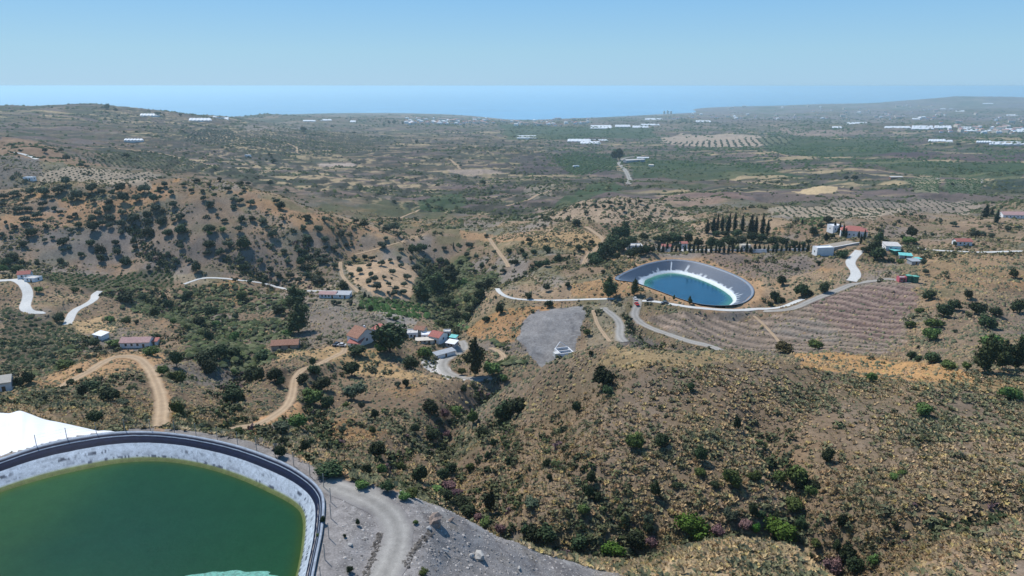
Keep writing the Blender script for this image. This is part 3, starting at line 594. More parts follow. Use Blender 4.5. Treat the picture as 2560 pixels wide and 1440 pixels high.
LC = [np.array((.2, .22, .24)), lb, navy, navy, lb, lb * .8, navy, navy * 1.5, navy, navy, dusty(pale * 1.05, .1, 3), dusty(pale, .25, 3), dusty(pale, .4, 4), dusty(pale, 1., 5), dusty(pale * .95, 1., 5), dusty(pale * .92, .3, 6), dusty(pale * .9, .3, 7), dusty(pale * .9, .5, 7), dusty(pale * .85, 1., 9), dusty(np.array((.30, .34, .28)), .9, 9), alg * 1.2, alg, np.array((.09, .12, .035)), grn, grn * .5]
lo = []
for t, dz in LT:
    l = lerp(A0, B0, t, dz); wv = .05 * (vn(l[:, 0] * 1.1, l[:, 1] * 1.1, 77) - .5) * (1 if 0 < t < .35 else .3); l[:, 2] += wv
    lo.append(l)
for k in range(1): 
    l = lo[-1].copy(); c = l.mean(0); l[:, :2] = c[:2] + (l[:, :2] - c[:2]) * .5; lo.append(l); LC = LC + [grn * .4]
rel(loft('liner', lo, LC, liner_m, gr), gr)
water_g = mat('green_water', attr='Col', rough=.2, spec=.08, noise=.06, nscale=.5, bump=.1)
wl = lerp(A0, B0, 1.0); wl[:, 2] = CAMZ - G_WATER; wl = offset(wl, .25); c = wl.mean(0); rings = []; rc = []
def gcol(t): 
    e = np.array((.03, .06, .01)); m_ = np.array((.012, .058, .024)); i_ = np.array((.010, .050, .030)); k_ = min(t * 14, 1); return e * (1 - k_) + (m_ * (1 - t) + i_ * t) * k_
for t in (0, .012, .03, .06, .1, .16, .25, .4, .6, .8, .9999):
    l = wl.copy(); l[:, :2] = c[:2] + (wl[:, :2] - c[:2]) * (1 - t)
    def fcol(q, t=t):
        g_ = gcol(t)[None] * (.9 + .2 * fbm(q[:, 0], q[:, 1], 12, 5, 3))[:, None]; k = sst(-52, -62, q[:, 0])[:, None] * .6
        return g_ + np.array((.02, .03, .002)) * k
    rings.append(l); rc.append(fcol)
w_o = loft('water', rings, rc, water_g, None, smooth=False); w_o['kind'] = 'structure'
# turquoise patch of churned water at the front edge
fp = []; ang = np.linspace(0, 2 * math.pi, 60, endpoint=False); pc = plane(578, 1448, G_WATER)
for a in ang: r_ = 1 + .25 * (vn(np.array([math.cos(a) * 3 + 5]), np.array([math.sin(a) * 3 + 5]), 9)[0] - .5) * 2; fp.append((pc[0] + 4.6 * r_ * math.cos(a), pc[1] + 1.45 * r_ * math.sin(a), pc[2] + .012))
link('algae_patch', mesh_np('algae_patch', fp, [list(range(60))], mat('algae_patch', (.1, .3, .24), rough=.6, noise=.4, nscale=3)), label='pale turquoise patch floating on the green reservoir water', cat='algae patch')
# blue reservoir
br = link('reservoir', None, None, (cen[0], cen[1], cen[2] - 6), 'blue irrigation reservoir with grey liner and white waterline above the terraced field', 'reservoir')
A1 = np.array(catmull(b_r, 18, True)); B1 = np.array(catmull(b_w, 18, True))
steel = np.array((.07, .088, .12)); wht = np.array((.62, .66, .68))
sx = np.arange(len(A1))
def streaks(lim, sd_):
    def f(l):
        h = _h(sx // 2, sx * 0, sd_); k = (h > lim).astype(float)[:, None]; spec_ = (abs(sx - 3 * 18 + 2) < 1).astype(float)[:, None]; k = np.maximum(k * .62, spec_); return steel * (1 - k) + wht * k
    return f
LT = [(-.12, -.3), (-.05, .06), (0, .05), (.04, 0), (.2, 0), (.4, 0), (.55, 0), (.68, 0), (.76, 0), (.8, 0), (.88, 0), (1, 0), (1.3, 0), (2, 0)]
LC = [steel, np.array((.2, .22, .25)), np.array((.22, .25, .29)), steel, streaks(.99, 3), streaks(.97, 3), streaks(.93, 3), streaks(.8, 3), streaks(.4, 3), wht * .95, wht, np.array((.45, .52, .46)), np.array((.04, .13, .1)), np.array((.01, .06, .08))]
rel(loft('liner', [lerp(A1, B1, t, dz) for t, dz in LT], LC, mat('blue_liner', attr='Col', rough=.4, spec=.4, noise=.1, nscale=.6), br), br)
wl = offset(lerp(A1, B1, 1.0), .4); wl[:, 2] = CAMZ - B_WATER; c = wl.mean(0); rings = []; rc = []
for t in (0, .03, .08, .15, .25, .4, .6, .8, .9999):
    l = wl.copy(); l[:, :2] = c[:2] + (wl[:, :2] - c[:2]) * (1 - t); k = min(1, t * 4.5); rings.append(l)
    rc.append(np.array((.05, .19, .125)) * (1 - k) + np.array((.008, .068, .13)) * k)
w_o = loft('water', rings, rc, mat('blue_water', attr='Col', rough=.12, spec=.3, noise=.12, nscale=.12), None); w_o['kind'] = 'structure'
# fence round the front reservoir
fr = link('fence', None, None, plane(300, 1090, 50), 'wire fence of thin grey posts along the rim of the green reservoir', 'fence'); fo = offset(A0, 1.3); fm = mat('galvanised_steel', (.3, .31, .31), rough=.5, metal=.5)
cum = np.concatenate([[0], np.cumsum(np.hypot(*np.diff(fo[:, :2], axis=0).T))]); pos = []
for s_ in np.arange(1.5, cum[-1], 3.8):
    k = np.searchsorted(cum, s_) - 1; p = fo[k]
    if p[1] < 30 or not (-.78 < p[0] / p[1] < -.18): continue
    z = max(float(gz(p[0], p[1])), CAMZ - 50.4); pos.append((p[0], p[1], z)); b = MB(); b.cyl(0, 0, -.3, 2.1, .05, .045, 6); po = b.out('post', fm, fr); po.location = Vector((p[0], p[1], z)) - fr.location
b = MB()
for a, c_ in zip(pos[:-1], pos[1:]):
    if math.dist(a, c_) > 9: continue
    for h in (.4, 1.0, 1.5, 1.95):
        o = .012; b.add([(a[0], a[1], a[2] + h), (c_[0], c_[1], c_[2] + h), (c_[0], c_[1], c_[2] + h + o), (a[0], a[1], a[2] + h + o), (a[0], a[1] + o, a[2] + h), (c_[0], c_[1] + o, c_[2] + h)], [(0, 1, 2, 3), (0, 4, 5, 1)])
rel(b.out('wire', fm, fr), fr)
# white plastic greenhouse behind it
gx = link('greenhouse', None, None, plane(100, 1100, 58), 'white plastic sheeted greenhouse beside the dark rim of the green reservoir', 'greenhouse')
n_ = Vg.shape[1]; rows = Vg.shape[0] - 1; ii = np.arange((rows + 1) * n_).reshape(rows + 1, n_); F = np.stack([ii[:-1, :-1], ii[:-1, 1:], ii[1:, 1:], ii[1:, :-1]], -1).reshape(-1, 4)
rel(link('roof', mesh_np('roof', Vg.reshape(-1, 3), F, mat('white_plastic', (.72, .73, .76), rough=.5, noise=.03, nscale=.6, spec=.3), None, True), gx), gx)
bd = np.concatenate([Vg[0], Vg[1:, -1], Vg[-1][::-1][1:], Vg[:-1, 0][::-1]]); lo_ = bd.copy(); lo_[:, 2] -= 3.2; nb_ = len(bd)
rel(link('wall', mesh_np('wall', np.concatenate([bd - (0, 0, .02), lo_]), [(i, (i + 1) % nb_, nb_ + (i + 1) % nb_, nb_ + i) for i in range(nb_)], MATS['white_plastic']), gx), gx)
gx_poly = [tuple(q) for q in Vg[0]] + [tuple(q) for q in Vg[-1][::-1]]
# ------------------------------------------------------------------ buildings
white_m = mat('whitewash', (.74, .75, .76), rough=.9, noise=.05, nscale=.6); cream_m = mat('cream_wall', (.6, .54, .45), noise=.08, nscale=.6); stone_m = mat('stone_wall', (.3, .27, .24), noise=.25, nscale=1.5)
red_m = mat('red_tile', (.37, .14, .115), noise=.2, nscale=1.5); brown_m = mat('brown_tile', (.30, .16, .11), noise=.25, nscale=1.6); pink_m = mat('pink_tile', (.42, .27, .25), noise=.15, nscale=1.2); grey_m = mat('grey_sheet', (.34, .36, .38), noise=.1, rough=.6)
glass_m = mat('window_glass', (.03, .04, .05), rough=.15, spec=.5); wood_m = mat('door_wood', (.12, .07, .04)); turq_m = mat('turquoise_tarp', (.16, .5, .47), rough=.6, noise=.2, nscale=1); green_m = mat('green_paint', (.02, .11, .075), rough=.45, spec=.4, noise=.1); dark_m = mat('near_black', (.03, .03, .035))
flatg_m = mat('flat_roof', (.5, .48, .45), noise=.12, nscale=.8); conc_m = mat('pale_concrete', (.55, .55, .53), noise=.1, nscale=.6)
def base_of(key_or_uv, ymin=0):
    u, v = key_or_uv; p = P(u, v, ymin); return p
def house(name, uv, w, d, h, rot, label, cat='house', roof='gable', rh=1.8, wm=None, rm=None, wins=2, door=True, eave=.4, chimney=False, off=(0, 0), z=None, group=None):
    """ridge along local x; w along x, d along y"""
    wm = wm or white_m; rm = rm or red_m; p = base_of(uv).copy(); p[0] += off[0]; p[1] += off[1]; p[2] = float(gz(p[0], p[1])) - .1 if z is None else z
    o = link(name, None, None, p, label, cat, group); o.rotation_euler = (0, 0, math.radians(rot))
    b = MB(); x, y = w / 2, d / 2
    if roof == 'gable':
        b.add([(-x, -y, -1), (x, -y, -1), (x, y, -1), (-x, y, -1), (-x, -y, h), (x, -y, h), (x, y, h), (-x, y, h), (-x, 0, h + rh), (x, 0, h + rh)],
              [(0, 1, 5, 4), (2, 3, 7, 6), (1, 2, 6, 9, 5), (3, 0, 4, 8, 7), (0, 3, 2, 1)])
        r = MB(); e = eave; k = rh / y
        for sg in (-1, 1):
            y1 = sg * (y + e); z1 = h - k * e
            V = [(-x - e, 0, h + rh + .04), (x + e, 0, h + rh + .04), (x + e, y1, z1 + .04), (-x - e, y1, z1 + .04), (-x - e, 0, h + rh + .26), (x + e, 0, h + rh + .26), (x + e, y1, z1 + .22), (-x - e, y1, z1 + .22)]
            r.add(V, [(0, 1, 2, 3), (4, 7, 6, 5), (2, 6, 7, 3), (0, 3, 7, 4), (1, 5, 6, 2)])
        ro = r.out('roof', rm, o)
        if chimney:
            c = MB(); c.box(x * .3, x * .3 + .7, .4, 1.1, h + rh * .5, h + rh + .9); c.out('chimney', wm, ro)
    elif roof == 'hip':
        b.box(-x, x, -y, y, -1, h); r = MB(); e = eave; i = min(x, y) * .9
        r.add([(-x - e, -y - e, h + .02), (x + e, -y - e, h + .02), (x + e, y + e, h + .02), (-x - e, y + e, h + .02), (-x + i, 0, h + rh), (x - i, 0, h + rh)], [(0, 1, 5, 4), (1, 2, 5), (2, 3, 4, 5), (3, 0, 4), (0, 3, 2, 1)]); r.out('roof', rm, o)
    elif roof == 'shed':
        b.add([(-x, -y, -1), (x, -y, -1), (x, y, -1), (-x, y, -1), (-x, -y, h), (x, -y, h), (x, y, h + rh), (-x, y, h + rh)], [(0, 1, 5, 4), (2, 3, 7, 6), (1, 2, 6, 5), (3, 0, 4, 7), (0, 3, 2, 1)])
        r = MB(); e = eave; k = rh / d
        V = [(-x - e, -y - e, h - k * e + .03), (x + e, -y - e, h - k * e + .03), (x + e, y + e, h + rh + k * e + .03), (-x - e, y + e, h + rh + k * e + .03)]
        V += [(a, c, z_ + .16) for a, c, z_ in V]; r.add(V, [(0, 3, 2, 1), (4, 5, 6, 7), (0, 1, 5, 4), (1, 2, 6, 5), (2, 3, 7, 6), (3, 0, 4, 7)]); r.out('roof', rm, o)
    else:
        b.box(-x, x, -y, y, -1, h); r = MB(); r.box(-x + .25, x - .25, -y + .25, y - .25, h + .004, h + .05)
        r.out('roof', rm, o); b.box(-x, x, -y, -y + .2, h, h + .45); b.box(-x, x, y - .2, y, h, h + .45); b.box(-x, -x + .2, -y + .21, y - .21, h, h + .45); b.box(x - .2, x, -y + .21, y - .21, h, h + .45)
    b.out('wall', wm, o)
    n = wins
    for k in range(n):
        wx = -x + (k + 1) * w / (n + (2 if door else 1)); q = MB(); q.box(wx - .5, wx + .5, -y - .06, -y + .05, h * .4, h * .4 + 1.2); wo = q.out('window', glass_m, o)
        q = MB(); q.box(wx - .62, wx + .62, -y - .12, -y - .062, h * .4 - .14, h * .4 - .02); q.out('sill', white_m, wo)
    if d > 5:
        for sx_ in (-1, 1):
            q = MB(); xs = sorted((sx_ * (x - .05), sx_ * (x + .06))); q.box(xs[0], xs[1], -.5, .5, h * .4, h * .4 + 1.2); q.out('window', glass_m, o)
    if door:
        wx = -x + (n + 1) * w / (n + 2); q = MB(); q.box(wx - .5, wx + .5, -y - .07, -y + .05, -.1, 2.05); q.out('door', wood_m, o)
    return o
house('farmhouse', (905, 856), 7.5, 11, 4.6, -38, 'white farmhouse with steep brown tiled roof and white gable, beside the big dark tree', roof='gable', rh=3.2, rm=brown_m, wins=1, chimney=True)
house('annexe', (893, 862), 6, 4.5, 2.4, -15, 'low annexe with bright red sloping roof in front of the brown-roofed farmhouse', 'annexe', 'shed', rh=1.2, rm=red_m, wins=1, off=(0, -2.0))
house('farm_shed', (925, 842), 6, 5, 5.0, -38, 'pinkish red roofed wing behind the white gable of the farmhouse', 'shed', 'shed', rh=1.0, rm=red_m, wins=0, door=False, off=(4.0, 5))
house('house', (345, 864), 13.5, 6.5, 2.9, 4, 'long white house with pale pink roof behind the bend of the dirt track', roof='gable', rh=1.5, rm=pink_m, wins=3)
house('storage_shed', (388, 861), 3.2, 3, 2.2, 4, 'tiny orange-roofed shed at the right end of the pink-roofed house', 'shed', 'shed', rh=.6, rm=red_m, wins=0)
house('storage_shed', (254, 846), 6, 4, 2.4, -25, 'small white shed with curved pale roof left of the pink-roofed house', 'shed', 'shed', rh=.5, rm=white_m, wins=0)
house('house', (6, 974), 6, 5, 3.4, 25, 'white house cut off by the left edge above the orange track', roof='gable', rh=1.5, rm=cream_m, wins=1)
house('stone_barn', (715, 868), 12, 6.5, 2.4, 8, 'low stone barn with faded pink-brown roof on the straw ridge', 'barn', 'gable', rh=1.4, rm=brown_m, wm=stone_m, wins=1)
house('house', (64, 694), 7, 6, 3, 20, 'house with pinkish red roof at the top of the wide white road', roof='gable', rh=1.5, rm=red_m, wins=1)
house('outbuilding', (84, 702), 8, 6, 2.4, -12, 'flat pale outbuilding right of the red-roofed house by the white road', 'outbuilding', 'flat', rm=flatg_m, wins=1)
house('house', (1028, 842), 7, 6, 3.0, 10, 'flat-roofed white house at the left end of the valley hamlet', roof='flat', rm=flatg_m, wins=2)
house('house', (1052, 836), 5.5, 5, 3.6, -15, 'small cream house with terracotta roof in the back of the valley hamlet', roof='gable', rh=1.2, rm=brown_m, wm=cream_m, wins=1)
house('house', (1072, 846), 8, 5, 2.8, 5, 'long low house with white flat roof in the middle of the valley hamlet', roof='flat', rm=white_m, wins=2)
house('house', (1096, 852), 6.5, 8, 3.6, -30, 'orange-tiled house with white gable at the right of the valley hamlet', roof='gable', rh=1.8, rm=red_m, wins=1)
house('outbuilding', (1062, 858), 9, 3, 2.2, 8, 'narrow cream outbuilding along the front wall of the valley hamlet', 'outbuilding', 'shed', rh=.4, rm=cream_m, wm=cream_m, wins=2)
house('storage_shed', (1118, 838), 4, 4, 2.8, 0, 'pale green-walled shed behind the orange-tiled house', 'shed', 'flat', rm=flatg_m, wins=1)
house('storage_shed', (1134, 852), 3.5, 3, 2.4, -20, 'shed under a turquoise tarp beside the track through the hamlet', 'shed', 'shed', rh=.4, rm=turq_m, wins=0)
house('storage_shed', (1130, 866), 5, 4, 2.4, -25, 'pale blue-grey shed below the turquoise tarp by the track', 'shed', 'shed', rh=.6, rm=white_m, wm=grey_m, wins=1)
house('long_shed', (1111, 890), 11, 3.4, 2.2, 38, 'long narrow grey-roofed shed sloping beside the pale track', 'shed', 'shed', rh=.5, rm=grey_m, wins=0)
house('long_house', (822, 742), 11, 6, 2.6, -4, 'long low house with faded pink roof beside the green garden in the valley', roof='gable', rh=1.2, rm=pink_m, wins=3)
house('long_shed', (852, 743), 9, 6, 2.6, -4, 'grey-roofed shed joined to the faded pink-roofed long house', 'shed', 'shed', rh=.8, rm=grey_m, wins=1, off=(2, 0))
vil = house('villa', (2132, 592), 19, 13, 6.0, -22, 'large white villa with hipped red roof on the hilltop among tall cypresses', 'villa', 'hip', rh=3, rm=red_m, wins=4)
house('villa', (2086, 578), 9, 8, 5.2, 12, 'white flat-roofed wing left of the red-roofed hilltop villa', 'villa', 'flat', rm=white_m, wins=2)
house('pool_house', (2056, 637), 12, 6, 5.4, 8, 'plain white two-storey block below the hilltop villa terrace', 'building', 'flat', rm=white_m, wins=0, door=False)
house('storage_shed', (2227, 624), 9, 9, 3.4, -12, 'white shed with pale grey flat roof right of the big dark tree on the hilltop', 'shed', 'shed', rh=.8, rm=flatg_m, wins=1)
house('house', (2404, 612), 10.5, 6, 3.0, -4, 'small white house with bright pinkish red roof above the white road', roof='gable', rh=1.5, rm=red_m, wins=2)
house('villa', (2532, 544), 24, 10, 3.6, -6, 'wide white villa with long red roofs at the right edge behind dark conifers', 'villa', 'gable', rh=2.4, rm=pink_m, wins=5)
house('villa', (1584, 622), 13, 8, 3.4, 0, 'pale flat-roofed villa half hidden by dark trees left of the cypress row', 'villa', 'flat', rm=flatg_m, wins=3)
house('house', (1666, 625), 8, 6, 3.6, -8, 'white house with pinkish red roof behind the left end of the cypress row', roof='gable', rh=1.2, rm=red_m, wins=2)
house('house', (1708, 622), 5, 6, 5.0, 0, 'narrow taller white house with red roof behind the cypress row', roof='gable', rh=1.0, rm=red_m, wins=1)
house('house', (1862, 622), 7, 5, 3.0, 0, 'cream house peeping between cypresses in the middle of the row', roof='flat', rm=cream_m, wm=cream_m, wins=1)
house('pump_house', (2253, 704), 4.2, 3, 2.6, 0, 'pink pump house with white roof edge beside two green tanks', 'pump house', 'flat', rm=white_m, wm=mat('pink_wall', (.5, .12, .15)), wins=1)
house('storage_shed', (2236, 633), 5, 4, 2.2, 20, 'dark green shed with turquoise sheet roof under the big dark tree', 'shed', 'shed', rh=.4, rm=turq_m, wm=green_m, wins=0)
house('storage_shed', (2262, 645), 7, 5, 2.2, -20, 'shed under the widest turquoise tarp on the slope below the white road', 'shed', 'shed', rh=.6, rm=turq_m, wm=grey_m, wins=0)
house('storage_shed', (2284, 660), 6, 5, 2.4, 5, 'grey shed with small turquoise canopy above the green tanks', 'shed', 'shed', rh=.5, rm=grey_m, wm=grey_m, wins=0)
house('storage_shed', (2293, 656), 3, 3, 2.6, 10, 'small turquoise canopy at the right of the grey shed', 'shed', 'shed', rh=.3, rm=turq_m, wm=grey_m, wins=0)
house('farm_building', (2240, 447), 24, 6, 3.5, 2, 'long low dark-walled farm building beside the olive plantation rows', 'farm building', 'shed', rh=1, rm=flatg_m, wm=brown_m, wins=4)
house('house', (1440, 418), 14, 8, 4, 15, 'isolated white farmhouse among green groves left of the winding pale road', roof='flat', rm=white_m, wins=2)
house('house', (1628, 416), 12, 8, 4, -20, 'white house in the green plain right of the winding pale road', roof='gable', rh=1.5, rm=cream_m, wins=2)
house('warehouse', (1585, 404), 60, 16, 5, 25, 'long pale warehouse beside the winding road in the green valley', 'warehouse', 'gable', rh=2, rm=flatg_m, wm=grey_m, wins=3)
house('warehouse', (1607, 398), 34, 12, 5, 0, 'bright white warehouse right of the long pale one by the winding road', 'warehouse', 'gable', rh=1.5, rm=white_m, wins=2)
house('house', (620, 392), 12, 8, 4, 0, 'bluish white farmhouse below a line of dark trees on the terraces', roof='flat', rm=white_m, wins=1)
house('house', (75, 450), 10, 6, 3, 0, 'tiny white hut below the left end of the vineyard-like orchard', roof='flat', rm=white_m, wins=1)
# hilltop retaining wall
wl_ = MB(); pa, pb = P(2080, 628), P(2147, 612); q = link('retaining_wall', None, None, pa, 'long beige retaining wall between the white block and the hilltop villa', 'wall'); dv = pb - pa; L = math.hypot(dv[0], dv[1])
q.rotation_euler = (0, 0, math.atan2(dv[1], dv[0])); wl_.box(0, L, -.2, .2, -3, 2.6); wl_.out('wall', mat('retaining_stone', (.42, .37, .31), noise=.15, nscale=.8), q); wl_ = MB(); wl_.box(-.1, L + .1, -.3, .3, 2.603, 2.8); wl_.out('coping', white_m, q)
tb = MB(); tb.box(.2, L, .21, 9, 2.1, 2.4); tb.out('terrace', mat('earth_terrace', (.3, .26, .21), noise=.15, nscale=.6), q)
# white boundary wall behind the cypress row
wpts = [P(u, v) for u, v in ((1630, 627), (1700, 629), (1780, 630), (1860, 630), (1940, 630), (2020, 627))]; wpts = [w for w in wpts if 380 < w[1] < 560]
bw = link('boundary_wall', None, None, wpts[0], 'low white wall running behind the cypress row above the blue reservoir', 'wall'); b = MB()
for a, c_ in zip(wpts[:-1], wpts[1:]):
    V = [(a[0], a[1] + 2, a[2] - 1), (c_[0], c_[1] + 2, c_[2] - 1), (c_[0], c_[1] + 2.3, c_[2] - 1), (a[0], a[1] + 2.3, a[2] - 1)]; V += [(x, y, z + 2.5) for x, y, z in V]
    b.add(V, [(0, 1, 5, 4), (2, 3, 7, 6), (4, 5, 6, 7), (0, 4, 7, 3), (1, 2, 6, 5)])
rel(b.out('wall', white_m, bw), bw)
# green tanks
for k, (u, v, lb) in enumerate(((2271, 704, 'green cylindrical tank between the pink pump house and its twin'), (2287, 706, 'green cylindrical tank, right of its twin, with turquoise lid'))):
    p = P(u, v); t = link('water_tank', None, None, p, lb, 'tank', 'green tanks by the pump house'); b = MB(); b.cyl(0, 0, -.3, 3.6, 1.7, 1.7, 20); b.out('barrel', green_m, t)
    b = MB(); b.cyl(0, 0, 3.6, 4.1, 1.8, .4, 20); b.out('lid', mat('tank_lid', (.12, .35, .28), rough=.5), t)
# concrete settling tank
p = P(1412, 884); t = link('settling_tank', None, None, p, 'open white concrete tank with triangular frame on the grey gravel slab', 'tank'); t.rotation_euler = (0, 0, math.radians(18))
b = MB()
for (x0, x1, y0, y1) in ((-3.6, 3.6, -3, -2.6), (-3.6, 3.6, 4.6, 5), (-3.6, -3.2, -2.59, 4.59), (3.2, 3.6, -2.59, 4.59)): b.box(x0, x1, y0, y1, -.6, 1.5)
b.box(-3.19, 3.19, .8, 1.2, -.6, 1.4); b.out('wall', white_m, t); b = MB(); b.box(-3.19, 3.19, -2.59, .79, .1, .3); b.box(-3.19, 3.19, 1.21, 4.59, .1, .3); b.out('dark_interior', dark_m, t)  # near-black sheets between the walls give the tank its dark interior
b = MB(); b.box(-6.6, -3.8, -3.6, -.6, -.3, 2.0); b.out('pump_box', conc_m, t)
for sx_ in (-1, 1):
    b = MB(); b.add([(sx_ * 3.3, 4.2, 1.5), (sx_ * 3.6, 4.2, 1.5), (.15 * sx_, 6.2, 4.0), (-.15 * sx_, 6.2, 4.0), (sx_ * 3.3, 4.5, 1.5), (sx_ * 3.6, 4.5, 1.5), (.15 * sx_, 6.5, 4.0), (-.15 * sx_, 6.5, 4.0)], [(0, 1, 2, 3), (4, 7, 6, 5), (0, 3, 7, 4), (1, 5, 6, 2)]); b.out('frame', white_m, t)
# vehicles
def car(u, v, rot, m, label, group='cars parked by the farm roads'):
    p = P(u, v); o = link('parked_car', None, None, p + (0, 0, .12), label, 'car', group); o.rotation_euler = (0, 0, math.radians(rot))
    b = MB(); pr = [(-2.1, .35), (-2.1, .9), (-1.3, 1.0), (1.2, 1.05), (2.1, .95), (2.15, .35)]; n = len(pr); V = [(x, -.85, z) for x, z in pr] + [(x, .85, z) for x, z in pr]
    b.add(V, [tuple(range(n))] + [tuple(range(2 * n - 1, n - 1, -1))] + [(i, n + i, n + (i + 1) % n, (i + 1) % n) for i in range(n)]); b.out('body', m, o)
    b = MB(); pr = [(-1.2, 1.01), (-.6, 1.48), (.9, 1.5), (1.7, 1.02)]; V = [(x, -.78 + .1 * (z > 1.2), z) for x, z in pr] + [(x, .78 - .1 * (z > 1.2), z) for x, z in pr]
    b.add(V, [(0, 1, 2, 3), (7, 6, 5, 4), (0, 4, 5, 1), (2, 6, 7, 3)]); b.out('window', glass_m, o)
    b = MB(); b.box(-.58, .88, -.66, .66, 1.505, 1.56); b.out('roof', m, o)
    for x in (-1.35, 1.35):
        for y in (-.85, .85):
            b = MB(); b.v = []; nn = 10; V = [(x + .33 * math.cos(2 * math.pi * k / nn), y + s_, .33 + .33 * math.sin(2 * math.pi * k / nn)) for s_ in (-.1, .1) for k in range(nn)]
            b.add(V, [tuple(range(nn)), tuple(range(2 * nn - 1, nn - 1, -1))] + [(k, nn + k, nn + (k + 1) % nn, (k + 1) % nn) for k in range(nn)]); b.out('wheel', dark_m, o)
carw = mat('white_car_paint', (.7, .7, .7), rough=.3, spec=.5); carr = mat('red_car_paint', (.5, .03, .03), rough=.3, spec=.5); carg = mat('grey_car_paint', (.14, .16, .18), rough=.3, spec=.5); card = mat('dark_car_paint', (.03, .035, .05), rough=.3, spec=.5)
car(1588, 750, 100, carw, 'white car parked at the road fork by the slender tree'); car(1592, 763, 100, carr, 'red car parked behind the white one at the road fork')
car(1624, 752, 10, card, 'dark car on the road above the fork'); car(1662, 760, 0, carg, 'grey car on the white road below the blue reservoir'); car(854, 866, -10, carw, 'white car parked left of the red annexe'); car(842, 864, 60, card, 'dark car parked beside the white car by the red annexe')
car(1120, 884, 50, carw, 'white car on the pale track above the long grey-roofed shed')
# rocks
rock_m = mat('rock', (.26, .2, .165), noise=.25, nscale=2, bump=.6); rockw = mat('pale_rock', (.36, .35, .33), noise=.15, nscale=2, bump=.5)
def rock(u, v, s, m, label, sq=(1, .8, .7), seed=0):
    p = P(u, v); r = np.random.default_rng(seed); import bmesh as bmm
    bm = bmm.new(); bmm.ops.create_icosphere(bm, subdivisions=2, radius=s); 
    for q in bm.verts:
        c = q.co; k = 1 + .35 * (vn(np.array([c.x * 1.4 / s + seed * 7]), np.array([(c.y + c.z * 1.7) * 1.4 / s]), seed)[0] - .5) * 2; q.co = Vector((round(c.x / s * 2.2) / 2.2 * s * .5 + c.x * .5, c.y, round(c.z / s * 2) / 2 * s * .4 + c.z * .6)) * k; q.co.x *= sq[0]; q.co.y *= sq[1]; q.co.z *= sq[2]
    me = bpy.data.meshes.new('boulder'); bm.to_mesh(me); me.materials.append(m); o = link('boulder', me, None, p + (0, 0, s * .3), label, 'boulder', 'boulders on the scree'); o.rotation_euler = (0, .2, seed)
rock(1086, 1308, .8, rock_m, 'large reddish-brown boulder beside the bend of the front track', (1.2, .9, 1.1), 1); rock(1198, 1392, .68, rockw, 'large pale grey boulder low on the scree slope', (1.4, .9, .8), 2); rock(1178, 1392, .4, rockw, 'small pale rock touching the left of the large pale boulder', (1, 1, .8), 3)
rock(1127, 1302, .35, rock_m, 'small dark rock right of the reddish-brown boulder', (1.5, .6, .5), 4); rock(1000, 1242, .3, rockw, 'small white rock at the far lip of the scree', (1.3, .8, .7), 5); rock(1112, 1378, .3, rockw, 'slim white rock left of the large pale boulder', (1.8, .6, .5), 6); rock(1071, 1322, .35, rockw, 'pale rock at the foot of the reddish-brown boulder', (1, 1, .8), 7); rock(1298, 1422, .28, rockw, 'white rock near the bottom of the scree', (1.4, .7, .6), 8)
rock(875, 1363, .25, rockw, 'small whitish rock left of the front track', (1.3, .8, .6), 9)
